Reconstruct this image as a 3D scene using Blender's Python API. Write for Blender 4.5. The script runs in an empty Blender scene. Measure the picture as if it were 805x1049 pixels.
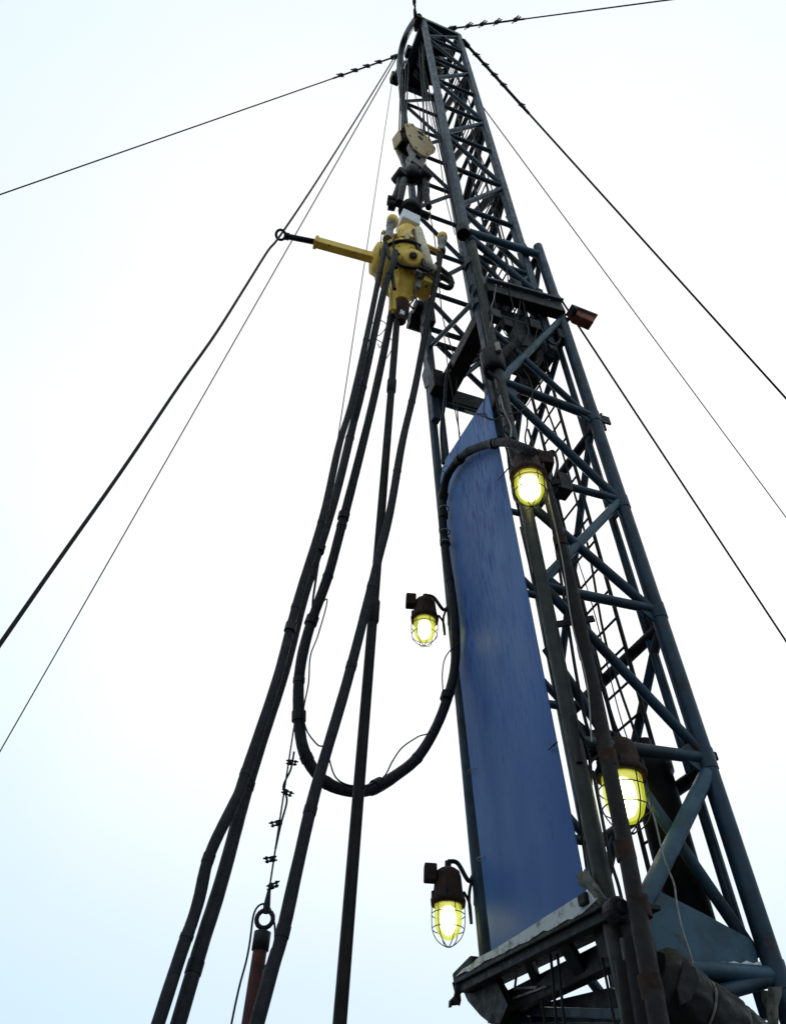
import bpy, bmesh, math, random
import numpy as np
from mathutils import Vector, Matrix
random.seed(7)
R_ = math.radians
# ------------------------------------------------------------------ camera calibration
# The photograph is 805 x 1049. Two vanishing points (plumb lines and the leaning mast) fix the camera.
FPX, CX, CY = 794.0, 402.5, 524.5
CAMZ = 1.6
def nrm(v):
    v = np.array(v, float); return v / np.linalg.norm(v)
_up = nrm([455-CX, -268-CY, FPX])
_fw = nrm(np.array([0, 0, 1.0]) - _up[2]*_up)
_rt = np.cross(_fw, _up)
if _rt[0] < 0: _rt = -_rt
RM = np.array([_rt, _fw, _up])
CAM = np.array([0, 0, CAMZ])

scene = bpy.context.scene
cam_d = bpy.data.cameras.new('camera'); cam = bpy.data.objects.new('camera', cam_d)
scene.collection.objects.link(cam); scene.camera = cam
xr = RM @ np.array([1, 0, 0]); yu = RM @ np.array([0, -1, 0]); zb = RM @ np.array([0, 0, -1])
M4 = Matrix(((xr[0], yu[0], zb[0], 0), (xr[1], yu[1], zb[1], 0), (xr[2], yu[2], zb[2], CAMZ), (0, 0, 0, 1)))
cam.matrix_world = M4
cam_d.sensor_fit = 'HORIZONTAL'; cam_d.sensor_width = 36.0; cam_d.lens = 36.0*FPX/805.0
cam_d.clip_start = 0.05; cam_d.clip_end = 3000

# ------------------------------------------------------------------ sky and light
SUN_EL, SUN_AZ = R_(46), R_(9)           # azimuth clockwise from +Y
world = bpy.data.worlds.new('World'); scene.world = world; world.use_nodes = True
wn = world.node_tree; wn.nodes.clear()
wo = wn.nodes.new('ShaderNodeOutputWorld'); bg = wn.nodes.new('ShaderNodeBackground')
sky = wn.nodes.new('ShaderNodeTexSky'); sky.sky_type = 'NISHITA'; sky.sun_disc = False
sky.sun_elevation = SUN_EL; sky.sun_rotation = SUN_AZ; sky.air_density = 1.0; sky.dust_density = 2.0
tc = wn.nodes.new('ShaderNodeTexCoord'); sep = wn.nodes.new('ShaderNodeSeparateXYZ')
wn.links.new(tc.outputs['Generated'], sep.inputs[0])
ramp = wn.nodes.new('ShaderNodeValToRGB')
cr = ramp.color_ramp
cr.elements[0].position = 0.0; cr.elements[0].color = (0.75, 0.85, 0.98, 1)
cr.elements[1].position = 0.92; cr.elements[1].color = (1.0, 1.0, 1.0, 1)
for p, c in ((0.22, (0.80, 0.885, 1.01, 1)), (0.45, (0.94, 0.985, 1.0, 1)), (0.62, (1.0, 1.0, 1.0, 1))):
    e = cr.elements.new(p); e.color = c
wn.links.new(sep.outputs['Z'], ramp.inputs[0])
cn = wn.nodes.new('ShaderNodeTexNoise'); cn.inputs['Scale'].default_value = 1.6; cn.inputs['Detail'].default_value = 3
wn.links.new(tc.outputs['Generated'], cn.inputs['Vector'])
cm = wn.nodes.new('ShaderNodeMapRange'); cm.inputs[1].default_value = 0.3; cm.inputs[2].default_value = 0.7
cm.inputs[3].default_value = 10.2; cm.inputs[4].default_value = 10.7
wn.links.new(cn.outputs[0], cm.inputs[0])
sc = wn.nodes.new('ShaderNodeVectorMath'); sc.operation = 'SCALE'
wn.links.new(ramp.outputs[0], sc.inputs[0]); wn.links.new(cm.outputs[0], sc.inputs['Scale'])
# the overcast is thinnest round the veiled sun
sd = (math.sin(SUN_AZ)*math.cos(SUN_EL), math.cos(SUN_AZ)*math.cos(SUN_EL), math.sin(SUN_EL))
dt = wn.nodes.new('ShaderNodeVectorMath'); dt.operation = 'DOT_PRODUCT'; dt.inputs[1].default_value = sd
nv = wn.nodes.new('ShaderNodeVectorMath'); nv.operation = 'NORMALIZE'; wn.links.new(tc.outputs['Generated'], nv.inputs[0]); wn.links.new(nv.outputs[0], dt.inputs[0])
wob = wn.nodes.new('ShaderNodeTexNoise'); wob.inputs['Scale'].default_value = 2.3; wob.inputs['Detail'].default_value = 4; wn.links.new(tc.outputs['Generated'], wob.inputs['Vector'])
wm = wn.nodes.new('ShaderNodeMath'); wm.operation = 'MULTIPLY_ADD'; wm.inputs[1].default_value = .16; wn.links.new(wob.outputs[0], wm.inputs[0]); wn.links.new(dt.outputs['Value'], wm.inputs[2])
sr = wn.nodes.new('ShaderNodeValToRGB'); e0 = sr.color_ramp.elements
e0[0].position = .0; e0[0].color = (.76, .90, .97, 1); e0[1].position = 1.0; e0[1].color = (1.06, 1.06, 1.06, 1)
for p_, c_ in ((.80, (.83, .965, 1.0, 1)), (.90, (.93, 1.0, 1.02, 1)), (.975, (1.03, 1.04, 1.04, 1))):
    e_ = e0.new(p_); e_.color = c_
wn.links.new(wm.outputs[0], sr.inputs[0])
vm = wn.nodes.new('ShaderNodeVectorMath'); vm.operation = 'MULTIPLY'
wn.links.new(sc.outputs[0], vm.inputs[0]); wn.links.new(sr.outputs[0], vm.inputs[1])
mx = wn.nodes.new('ShaderNodeMix'); mx.data_type = 'RGBA'; mx.inputs[0].default_value = 0.94
wn.links.new(sky.outputs[0], mx.inputs[6]); wn.links.new(vm.outputs[0], mx.inputs[7])
wn.links.new(mx.outputs[2], bg.inputs[0]); bg.inputs[1].default_value = 0.1
wn.links.new(bg.outputs[0], wo.inputs[0])
sun_d = bpy.data.lights.new('sun', 'SUN'); sun_d.energy = 0.6; sun_d.angle = R_(25); sun_d.color = (1.0, 0.97, 0.93)
sun = bpy.data.objects.new('sun', sun_d); scene.collection.objects.link(sun)
sdir = Vector((math.sin(SUN_AZ)*math.cos(SUN_EL), math.cos(SUN_AZ)*math.cos(SUN_EL), math.sin(SUN_EL)))
sun.rotation_euler = sdir.to_track_quat('Z', 'Y').to_euler(); sun.location = (5, 30, 30)
vs = scene.view_settings; vs.view_transform = 'Standard'; vs.look = 'None'; vs.exposure = 0.0; vs.gamma = 1.0
vs.use_curve_mapping = False
scene.render.resolution_x, scene.render.resolution_y = 785, 1024

# ------------------------------------------------------------------ pixels to places
def ray(x, y): return RM @ np.array([x-CX, y-CY, FPX])
MA = nrm(ray(371, -297))                                # mast axis (leans 4.4 degrees over the well)
_cr = RM @ np.array([1.0, 0, 0])
_e1 = nrm(_cr - (_cr @ MA)*MA)
_e2 = np.cross(MA, _e1)
if _e2[1] < 0: _e2 = -_e2
AZ = R_(21)
MU = math.cos(AZ)*_e1 + math.sin(AZ)*_e2               # across the right face, front leg to rear leg
MV = -math.sin(AZ)*_e1 + math.cos(AZ)*_e2              # across the front, right leg to left leg
def tn(s, y=900):
    r = ray(371+s*(y+297), y); return (r @ _e1)/(r @ _e2)
OR = 4.5*(tn(.2055)*_e1 + _e2)                          # right front leg, 4.5 m from the camera
def solve(t, w, base=OR): return (t*(base @ _e2) - (base @ _e1))/((w @ _e1) - t*(w @ _e2))
MD = solve(tn(.327), MU)                                # depth of the lower section
MW = solve(tn(.0995), MV)                               # width of the lower section
def P(a, b, h): return OR + a*MU + b*MV + h*MA + CAM
def onB(x, y, B=0.0):                                   # pixel on a side face of the mast
    r = ray(x, y); return r*((OR @ MV + B)/(r @ MV)) + CAM
def onA(x, y, A=0.0):                                   # pixel on a front / back face
    r = ray(x, y); return r*((OR @ MU + A)/(r @ MU)) + CAM
def atY(x, y, Y):                                       # pixel at a given distance ahead
    r = ray(x, y); return r*(Y/r[1]) + CAM
def hof(p): return (np.array(p)-CAM-OR) @ MA
GZ = 0.0
HG = lambda a, b: (GZ - P(a, b, 0)[2])/MA[2]            # mast height at which a leg meets the ground

# ------------------------------------------------------------------ objects
C = scene.collection
WL = {}
def tag(o, label=None, cat=None, group=None, kind=None):
    if label: o['label'] = label
    if cat: o['category'] = cat
    if group: o['group'] = group
    if kind: o['kind'] = kind
    return o
def thing(name, loc, label, cat, group=None):
    o = bpy.data.objects.new(name, None); C.objects.link(o); o.location = Vector(loc)
    o.empty_display_size = 0.2
    WL[o] = Vector(loc); return tag(o, label, cat, group)
class MB:
    def __init__(s): s.v = []; s.f = []; s.sm = []
    def add(s, v, f, smooth=True):
        k = len(s.v); s.v += [tuple(map(float, p)) for p in v]
        for q in f: s.f.append([i+k for i in q]); s.sm.append(smooth)
        return s
    def build(s, name, m, parent=None, bevel=0):
        c = (np.min(s.v, 0)+np.max(s.v, 0))/2
        me = bpy.data.meshes.new(name); me.from_pydata([tuple(np.array(p)-c) for p in s.v], [], s.f)
        me.polygons.foreach_set('use_smooth', s.sm); me.update()
        bm = bmesh.new(); bm.from_mesh(me); bmesh.ops.recalc_face_normals(bm, faces=bm.faces)
        if bevel:
            es = [e for e in bm.edges if len(e.link_faces) == 2 and e.calc_face_angle(0) > 0.6]
            bmesh.ops.bevel(bm, geom=es, offset=bevel, segments=2, profile=.6, affect='EDGES')
        bm.to_mesh(me); bm.free()
        me.materials.append(M[m])
        o = bpy.data.objects.new(name, me); C.objects.link(o)
        w = Vector(c); WL[o] = w
        if parent is not None:
            o.parent = parent; o.location = w - WL[parent]
        else: o.location = w
        return o
def frame(d, ref=None):
    d = nrm(d)
    r = np.array(ref if ref is not None else ([0, 0, 1] if abs(d[2]) < .9 else [1, 0, 0]), float)
    a = nrm(r - (r @ d)*d); b = np.cross(d, a); return d, a, b
def tube(mb, p, q, r, n=12, r2=None, cap=True):
    p = np.array(p, float); q = np.array(q, float); d, a, b = frame(q-p); r2 = r if r2 is None else r2
    v = []
    for c, rr in ((p, r), (q, r2)):
        for i in range(n):
            t = 2*math.pi*i/n; v.append(c + rr*(math.cos(t)*a + math.sin(t)*b))
    mb.add(v, [[i, (i+1) % n, n+(i+1) % n, n+i] for i in range(n)])
    if cap: mb.add(v[:n], [list(range(n))[::-1]], False); mb.add(v[n:], [list(range(n))], False)
    return mb
def spline(pts, res=8):
    pts = [np.array(p, float) for p in pts]
    if len(pts) < 3: return pts
    out = []
    ext = [2*pts[0]-pts[1]] + pts + [2*pts[-1]-pts[-2]]
    for i in range(1, len(ext)-2):
        a, b, c, d = ext[i-1:i+3]
        for k in range(res):
            t = k/res
            out.append(.5*((2*b)+(c-a)*t+(2*a-5*b+4*c-d)*t*t+(3*b-a-3*c+d)*t**3))
    out.append(pts[-1]); return out
def sweep(mb, pts, r, n=10, smooth=True, res=8, closed=False):
    ps = spline(pts, res) if smooth else [np.array(p, float) for p in pts]
    m = len(ps); v = []; a = None
    for i, p in enumerate(ps):
        t = ps[min(i+1, m-1)] - ps[max(i-1, 0)]
        if closed: t = ps[(i+1) % m] - ps[i-1]
        t = nrm(t)
        if a is None: _, a, _ = frame(t)
        a = nrm(a - (a @ t)*t); b = np.cross(t, a)
        rr = r[i] if hasattr(r, '__len__') else r
        for k in range(n):
            g = 2*math.pi*k/n; v.append(p + rr*(math.cos(g)*a + math.sin(g)*b))
    f = [[i*n+k, i*n+(k+1) % n, (i+1)*n+(k+1) % n, (i+1)*n+k] for i in range(m-1) for k in range(n)]
    if closed: f += [[(m-1)*n+k, (m-1)*n+(k+1) % n, (k+1) % n, k] for k in range(n)]
    mb.add(v, f)
    if not closed:
        mb.add(v[:n], [list(range(n))[::-1]]); mb.add(v[-n:], [list(range(n))])
    return mb
def bar(mb, p, q, w, t, ref=None):
    """rectangular bar from p to q; w along ref, t across it"""
    p = np.array(p, float); q = np.array(q, float); d, a, b = frame(q-p, ref); v = []
    for c in (p, q):
        for sa, sb in ((-1, -1), (1, -1), (1, 1), (-1, 1)): v.append(c + a*sa*w/2 + b*sb*t/2)
    mb.add(v, [[3, 2, 1, 0], [4, 5, 6, 7], [0, 1, 5, 4], [1, 2, 6, 5], [2, 3, 7, 6], [3, 0, 4, 7]], False); return mb
def box(mb, c, x, y, z, sx, sy, sz):
    c = np.array(c, float); v = []
    for k in (-1, 1):
        for i, j in ((-1, -1), (1, -1), (1, 1), (-1, 1)):
            v.append(c + np.array(x)*i*sx/2 + np.array(y)*j*sy/2 + np.array(z)*k*sz/2)
    mb.add(v, [[3, 2, 1, 0], [4, 5, 6, 7], [0, 1, 5, 4], [1, 2, 6, 5], [2, 3, 7, 6], [3, 0, 4, 7]], False); return mb
def prism(mb, poly, off):
    n = len(poly); off = np.array(off, float); v = [np.array(p, float) for p in poly]; v += [p+off for p in v]
    mb.add(v, [list(range(n))[::-1], list(range(n, 2*n))] + [[i, (i+1) % n, n+(i+1) % n, n+i] for i in range(n)], False); return mb
def lathe(mb, c, ax, prof, n=20, sharp=False):
    """prof: (distance along the axis, radius)"""
    d, a, b = frame(ax); c = np.array(c, float); v = []
    for z, r in prof:
        for i in range(n):
            t = 2*math.pi*i/n; v.append(c + d*z + r*(math.cos(t)*a+math.sin(t)*b))
    m = len(prof)
    mb.add(v, [[j*n+i, j*n+(i+1) % n, (j+1)*n+(i+1) % n, (j+1)*n+i] for j in range(m-1) for i in range(n)], not sharp)
    mb.add(v[:n], [list(range(n))[::-1]], False); mb.add(v[-n:], [list(range(n))], False); return mb
def ring(mb, c, ax, r, t, n=16, k=8):
    d, a, b = frame(ax); c = np.array(c, float)
    return sweep(mb, [c + r*(math.cos(2*math.pi*i/n)*a+math.sin(2*math.pi*i/n)*b) for i in range(n)], t, k, False, closed=True)

# ------------------------------------------------------------------ materials
M = {}
def mat(name, col, rough=.5, metal=0., col2=None, scale=6., stretch=(1, 1, 1), lo=.45, hi=.62, bump=.15, bscale=40., rust=None, rlo=.6, rhi=.7, rscale=9., spec=.5, space='Object', rvar=.15):
    m = bpy.data.materials.new(name); m.use_nodes = True; nt = m.node_tree; N = nt.nodes; L = nt.links
    b = N['Principled BSDF']; b.inputs['Roughness'].default_value = rough; b.inputs['Metallic'].default_value = metal
    b.inputs['Specular IOR Level'].default_value = spec
    t = N.new('ShaderNodeNewGeometry'); mp = N.new('ShaderNodeMapping'); mp.inputs['Scale'].default_value = stretch
    L.new(t.outputs['Position'], mp.inputs[0])
    def noise(s, d=6, rgh=.6):
        n = N.new('ShaderNodeTexNoise'); n.inputs['Scale'].default_value = s; n.inputs['Detail'].default_value = d
        n.inputs['Roughness'].default_value = rgh; L.new(mp.outputs[0], n.inputs['Vector']); return n.outputs[0]
    def rng(src, a, c, x=0., y=1.):
        r = N.new('ShaderNodeMapRange'); r.inputs[1].default_value = a; r.inputs[2].default_value = c
        r.inputs[3].default_value = x; r.inputs[4].default_value = y; L.new(src, r.inputs[0]); return r.outputs[0]
    cur = None
    def mixc(fac, A, Bc):
        q = N.new('ShaderNodeMix'); q.data_type = 'RGBA'; L.new(fac, q.inputs[0])
        if hasattr(A, 'links') or not isinstance(A, tuple): L.new(A, q.inputs[6])
        else: q.inputs[6].default_value = A + (1,)
        q.inputs[7].default_value = Bc + (1,); return q.outputs[2]
    n1 = noise(scale)
    cur = mixc(rng(n1, lo, hi), col, col2 or tuple(c*.6 for c in col))
    if rust: cur = mixc(rng(noise(rscale, 8, .7), rlo, rhi), cur, rust)
    L.new(cur, b.inputs['Base Color'])
    L.new(rng(noise(scale*2.3), .3, .7, max(.05, rough-rvar), min(1, rough+rvar)), b.inputs['Roughness'])
    if bump:
        bp = N.new('ShaderNodeBump'); bp.inputs['Strength'].default_value = bump; bp.inputs['Distance'].default_value = .01
        L.new(noise(bscale), bp.inputs['Height']); L.new(bp.outputs[0], b.inputs['Normal'])
    M[name] = m; return m
RUST = (.075, .035, .018)
mat('mast_paint', (.015, .036, .060), .47, col2=(.007, .016, .026), scale=3.5, rust=(.034, .024, .019), rlo=.56, rhi=.63, rscale=11, bump=.2, spec=.22)
mat('mast_paint_grey', (.034, .054, .080), .52, col2=(.016, .027, .042), scale=5, rust=(.034, .026, .021), rlo=.56, rhi=.64, rscale=11, bump=.2, spec=.25)
mat('teal_paint', (.024, .066, .098), .45, col2=(.014, .040, .062), scale=4, rust=(.030, .027, .024), rlo=.58, rhi=.66, rscale=10, bump=.2, spec=.26)
mat('dark_steel', (.009, .0095, .011), .55, col2=(.005, .005, .006), scale=7, rust=(.018, .011, .008), rlo=.58, rhi=.7, spec=.18)
mat('grease', (.004, .004, .005), .5, col2=(.008, .007, .006), scale=9, spec=.15)
mat('rubber', (.009, .0095, .013), .65, col2=(.015, .015, .018), scale=12, rust=(.055, .05, .047), rlo=.64, rhi=.74, rscale=15, bump=.35, bscale=60, spec=.17)
mat('pipe_steel', (.009, .008, .008), .6, col2=(.014, .011, .0095), scale=7, rust=(.06, .05, .042), rlo=.66, rhi=.72, rscale=16, bump=.25, spec=.13)
mat('rope', (.008, .009, .011), .65, col2=(.015, .015, .015), scale=60, spec=.2)
mat('rope_grey', (.075, .08, .088), .6, scale=60)
mat('tan_paint', (.52, .38, .20), .55, col2=(.42, .30, .155), scale=10, rust=(.12, .08, .05), rlo=.60, rhi=.66, rscale=14, spec=.25)
mat('yellow_paint', (.78, .52, .075), .5, col2=(.62, .38, .05), scale=9, rust=(.10, .06, .025), rlo=.60, rhi=.68, rscale=13, spec=.3)
mat('cream_paint', (.60, .52, .36), .55, col2=(.42, .35, .22), scale=9, rust=(.10, .075, .05), rlo=.60, rhi=.68, rscale=13, spec=.25)
mat('grey_steel', (.20, .19, .175), .5, col2=(.09, .082, .075), scale=12, rust=(.05, .035, .026), rlo=.54, rhi=.64)
mat('white_paint', (.72, .73, .75), .5, col2=(.5, .5, .5), scale=18, lo=.6, hi=.75)
mat('rust_brown', (.055, .026, .019), .75, col2=(.028, .016, .013), scale=14, rust=(.012, .01, .009), rlo=.5, rhi=.65, spec=.15)
mat('red_brown', (.21, .062, .036), .65, col2=(.07, .024, .018), scale=10, rust=(.02, .014, .012), rlo=.55, rhi=.68, spec=.2)
mat('red_tube', (.06, .013, .011), .55, col2=(.03, .009, .008), scale=9, rust=(.014, .01, .009), rlo=.55, rhi=.68, spec=.2)
mat('frost', (.42, .44, .45), .8, col2=(.12, .12, .12), scale=16, lo=.52, hi=.68, bump=.4)
mat('tarp', (.0065, .006, .006), .62, col2=(.004, .004, .004), scale=8, rust=(.035, .033, .032), rlo=.62, rhi=.74, rscale=6, bump=.6, bscale=22, spec=.22)
mat('cloth', (.10, .10, .085), .9, col2=(.05, .05, .04), scale=20, bump=.5)
mat('grey_wire', (.22, .2, .18), .5, scale=30)
mat('olive_pipe', (.026, .028, .024), .55, col2=(.014, .016, .016), scale=6, rust=(.018, .013, .01), rlo=.58, rhi=.7, spec=.22)

mat('dark_brown', (.034, .018, .013), .75, col2=(.016, .010, .008), scale=14, rust=(.055, .028, .016), rlo=.56, rhi=.66, spec=.12)
def panel_material():
    m = bpy.data.materials.new('blue_panel'); m.use_nodes = True; nt = m.node_tree; N = nt.nodes; L = nt.links
    b = N['Principled BSDF']; b.inputs['Specular IOR Level'].default_value = .14
    g = N.new('ShaderNodeNewGeometry')
    # along the sheet's own axes: u along the width, h up the mast
    du = N.new('ShaderNodeVectorMath'); du.operation = 'DOT_PRODUCT'; du.inputs[1].default_value = tuple(MV); L.new(g.outputs['Position'], du.inputs[0])
    dh = N.new('ShaderNodeVectorMath'); dh.operation = 'DOT_PRODUCT'; dh.inputs[1].default_value = tuple(MA); L.new(g.outputs['Position'], dh.inputs[0])
    cb = N.new('ShaderNodeCombineXYZ'); L.new(du.outputs['Value'], cb.inputs[0]); L.new(dh.outputs['Value'], cb.inputs[1])
    def nz(sx, sy, d=5, off=0):
        mp = N.new('ShaderNodeMapping'); mp.inputs['Scale'].default_value = (sx, sy, 1); mp.inputs['Location'].default_value = (off, off, 0)
        L.new(cb.outputs[0], mp.inputs[0]); n = N.new('ShaderNodeTexNoise'); n.inputs['Scale'].default_value = 1
        n.inputs['Detail'].default_value = d; n.inputs['Roughness'].default_value = .6; L.new(mp.outputs[0], n.inputs['Vector']); return n.outputs[0]
    def rng(s, a, c, x=0., y=1.):
        r = N.new('ShaderNodeMapRange'); r.inputs[1].default_value = a; r.inputs[2].default_value = c; r.inputs[3].default_value = x; r.inputs[4].default_value = y
        L.new(s, r.inputs[0]); return r.outputs[0]
    def mix(f, A, c):
        q = N.new('ShaderNodeMix'); q.data_type = 'RGBA'; L.new(f, q.inputs[0])
        if isinstance(A, tuple): q.inputs[6].default_value = A+(1,)
        else: L.new(A, q.inputs[6])
        q.inputs[7].default_value = c+(1,); return q.outputs[2]
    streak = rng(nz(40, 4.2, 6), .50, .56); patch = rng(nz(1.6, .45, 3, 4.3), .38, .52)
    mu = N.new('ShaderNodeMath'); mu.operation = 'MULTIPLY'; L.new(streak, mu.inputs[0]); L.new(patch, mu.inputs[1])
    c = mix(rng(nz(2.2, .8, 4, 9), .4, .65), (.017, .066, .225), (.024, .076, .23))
    film_sheen = rng(nz(1.1, .35, 4, 12.6), .36, .56, .35, 1.0); sheen_up = rng(dh.outputs['Value'], 2.4, 6.8, .0, 1.0); m4 = N.new('ShaderNodeMath'); m4.operation = 'MULTIPLY'; L.new(film_sheen, m4.inputs[0]); L.new(sheen_up, m4.inputs[1]); c = mix(m4.outputs[0], c, (.095, .20, .44))  # pale film, with the sky's grazing sheen painted in towards the top
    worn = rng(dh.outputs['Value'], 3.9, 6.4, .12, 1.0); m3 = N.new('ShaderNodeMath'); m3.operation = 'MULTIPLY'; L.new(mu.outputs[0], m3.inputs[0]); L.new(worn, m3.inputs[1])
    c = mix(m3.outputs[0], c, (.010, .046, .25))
    scr = rng(nz(48, 7, 3, 2.2), .66, .69); mu2 = N.new('ShaderNodeMath'); mu2.operation = 'MULTIPLY'; L.new(scr, mu2.inputs[0]); L.new(rng(nz(2.5, 1.5, 2, 7), .5, .6), mu2.inputs[1])
    c = mix(mu2.outputs[0], c, (.03, .04, .09))
    L.new(c, b.inputs['Base Color']); L.new(rng(nz(3, 1, 4), .3, .7, .40, .58), b.inputs['Roughness'])
    bp = N.new('ShaderNodeBump'); bp.inputs['Strength'].default_value = .08; bp.inputs['Distance'].default_value = .02
    L.new(nz(5, 2, 3, 1), bp.inputs['Height']); L.new(bp.outputs[0], b.inputs['Normal'])
    M['blue_panel'] = m
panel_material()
def emit(name, col, s, transp=None, fac=.5):
    m = bpy.data.materials.new(name); m.use_nodes = True; nt = m.node_tree; N = nt.nodes; L = nt.links; N.clear()
    o = N.new('ShaderNodeOutputMaterial'); e = N.new('ShaderNodeEmission'); e.inputs[0].default_value = col+(1,); e.inputs[1].default_value = s
    if transp:
        t = N.new('ShaderNodeBsdfTransparent'); t.inputs[0].default_value = transp+(1,); gl = N.new('ShaderNodeBsdfGlossy'); gl.inputs['Roughness'].default_value = .08
        x = N.new('ShaderNodeMixShader'); x.inputs[0].default_value = fac; L.new(t.outputs[0], x.inputs[1]); L.new(e.outputs[0], x.inputs[2])
        y = N.new('ShaderNodeMixShader'); y.inputs[0].default_value = .05; L.new(x.outputs[0], y.inputs[1]); L.new(gl.outputs[0], y.inputs[2]); L.new(y.outputs[0], o.inputs[0])
    else: L.new(e.outputs[0], o.inputs[0])
    M[name] = m
emit('bulb', (1.0, .96, .70), 20)
emit('lamp_glass', (.74, .80, .03), .95, (.97, .99, .65), .42)
emit('lamp_glow', (1.0, 1.0, .40), 1.3, (1.0, 1.0, .95), .38)

def ground_material():
    m = bpy.data.materials.new('ground'); m.use_nodes = True; nt = m.node_tree; N = nt.nodes; L = nt.links; b = N['Principled BSDF']
    g = N.new('ShaderNodeNewGeometry')
    def nz(s, d=8):
        n = N.new('ShaderNodeTexNoise'); n.inputs['Scale'].default_value = s; n.inputs['Detail'].default_value = d; L.new(g.outputs['Position'], n.inputs['Vector']); return n.outputs[0]
    r = N.new('ShaderNodeValToRGB'); r.color_ramp.elements[0].position = .4; r.color_ramp.elements[0].color = (.045, .038, .03, 1)
    r.color_ramp.elements[1].position = .75; r.color_ramp.elements[1].color = (.30, .30, .31, 1)
    e = r.color_ramp.elements.new(.58); e.color = (.09, .08, .07, 1)
    L.new(nz(.5), r.inputs[0]); L.new(r.outputs[0], b.inputs['Base Color']); b.inputs['Roughness'].default_value = .85
    bp = N.new('ShaderNodeBump'); bp.inputs['Strength'].default_value = .6; bp.inputs['Distance'].default_value = .1; L.new(nz(3), bp.inputs['Height']); L.new(bp.outputs[0], b.inputs['Normal'])
    M['ground'] = m
ground_material()

# ------------------------------------------------------------------ ground
gm = MB(); n = 60
gv = []
for j in range(n+1):
    for i in range(n+1):
        x = (i/n*2-1); y = (j/n*2-1); X = 1200*abs(x)**3*np.sign(x); Y = 1200*abs(y)**3*np.sign(y)
        rr = math.hypot(X-.5, Y-5); z = .10*math.sin(X*.21+1)*math.cos(Y*.17)*min(1, max(0, (rr-8)/20)); gv.append((X, Y, z))
gm.add(gv, [[j*(n+1)+i, j*(n+1)+i+1, (j+1)*(n+1)+i+1, (j+1)*(n+1)+i] for j in range(n) for i in range(n)])
tag(gm.build('ground', 'ground'), 'frozen mud ground around the drilling rig', kind='structure')

# ------------------------------------------------------------------ mast, lower section
lower = thing('mast_lower_section', P(MD/2, MW/2, HG(MD/2, MW/2)), 'wide lower half of dark blue steel lattice mast beside the blue sheet', 'mast')
def pt(name, m, parent, p, q, r, n=12): return tube(MB(), p, q, r, n).build(name, m, parent)
TOPH = 9.75
def leg(name, m, parent, a, b, h0, h1, r): return pt(name, m, parent, P(a, b, h0), P(a, b, h1), r, 18)
leg('leg', 'olive_pipe', lower, 0, 0, HG(0, 0)+.04, 8.85, .052)
rrleg = leg('leg', 'mast_paint', lower, MD, 0, HG(MD, 0)+.04, 9.46, .060)
leg('leg', 'mast_paint', lower, 0, MW, 1.30, 9.2, .050)
leg('leg', 'mast_paint', lower, MD, MW, HG(MD, MW)+.04, 9.3, .055)
for a, b in ((0, 0), (MD, 0), (MD, MW)):
    h = HG(a, b); x = MB(); box(x, P(a, b, h)+np.array([0, 0, .03]), (1, 0, 0), (0, 1, 0), (0, 0, 1), .4, .4, .06); x.build('base_plate', 'dark_steel', lower, .008)
# guide rails inside the legs
gb = solve(tn(.309), MV, OR+MD*MU)
leg('guide_rail', 'mast_paint', lower, MD, gb, .9, 7.8, .035)
leg('guide_rail', 'mast_paint', lower, .10, MW-.06, 1.6, 7.9, .030)
def ext(p, q, e0=0., e1=0.):
    d = nrm(np.array(q)-np.array(p)); return np.array(p)-d*e0, np.array(q)+d*e1
def rface(name, x0, y0, x1, y1, r, m='mast_paint', B=0., parent=None, off=0., snap=True):
    p, q = onB(x0, y0, B), onB(x1, y1, B)
    if snap:                                             # run both ends into the legs
        ap, aq = (p-CAM-OR) @ MU, (q-CAM-OR) @ MU
        if ap > aq: p, q, ap, aq = q, p, aq, ap
        d = (q-p)/(aq-ap); p, q = p-d*ap, q+d*(MD-aq)
    return pt(name, m, parent or lower, p - MV*off, q - MV*off, r)
rface('horizontal_brace', 475, 236, 549, 260, .052, 'teal_paint')
rface('horizontal_brace', 514, 391, 602, 425, .046)
rface('horizontal_brace', 543, 488, 630, 511, .036)
rface('horizontal_brace', 560, 602, 668, 624, .040)
rface('horizontal_brace', 600, 761, 729, 778, .042)
rface('horizontal_brace', 655, 989, 795, 1000, .046, 'teal_paint')
rface('diagonal_brace', 478, 240, 567, 316, .045)
rface('diagonal_brace', 515, 348, 585, 411, .034)
rface('diagonal_brace', 518, 402, 624, 503, .040)
rface('diagonal_brace', 536, 511, 651, 611, .040)
rface('diagonal_brace', 571, 616, 713, 766, .038)
rface('diagonal_brace', 690, 856, 762, 962, .038, B=.10)
rface('diagonal_brace', 574, 328, 526, 375, .042, 'teal_paint')
rface('diagonal_brace', 631, 517, 561, 590, .040, 'teal_paint')
rface('diagonal_brace', 727, 788, 652, 940, .052, 'teal_paint')
rface('diagonal_brace', 722, 1022, 793, 1002, .040)
# the left face, same frame seen through the open front
for h0, h1 in ((9.1, 7.9), (5.9, 4.8), (4.8, 3.6), (3.55, 2.35), (2.35, 1.1)):
    pt('diagonal_brace', 'mast_paint', lower, P(0, MW, h0), P(MD, MW, h1), .036)
for h in (9.2, 5.95, 4.8, 3.55, 2.35, 1.1): pt('horizontal_brace', 'mast_paint', lower, P(0, MW, h), P(MD, MW, h), .038)
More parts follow.
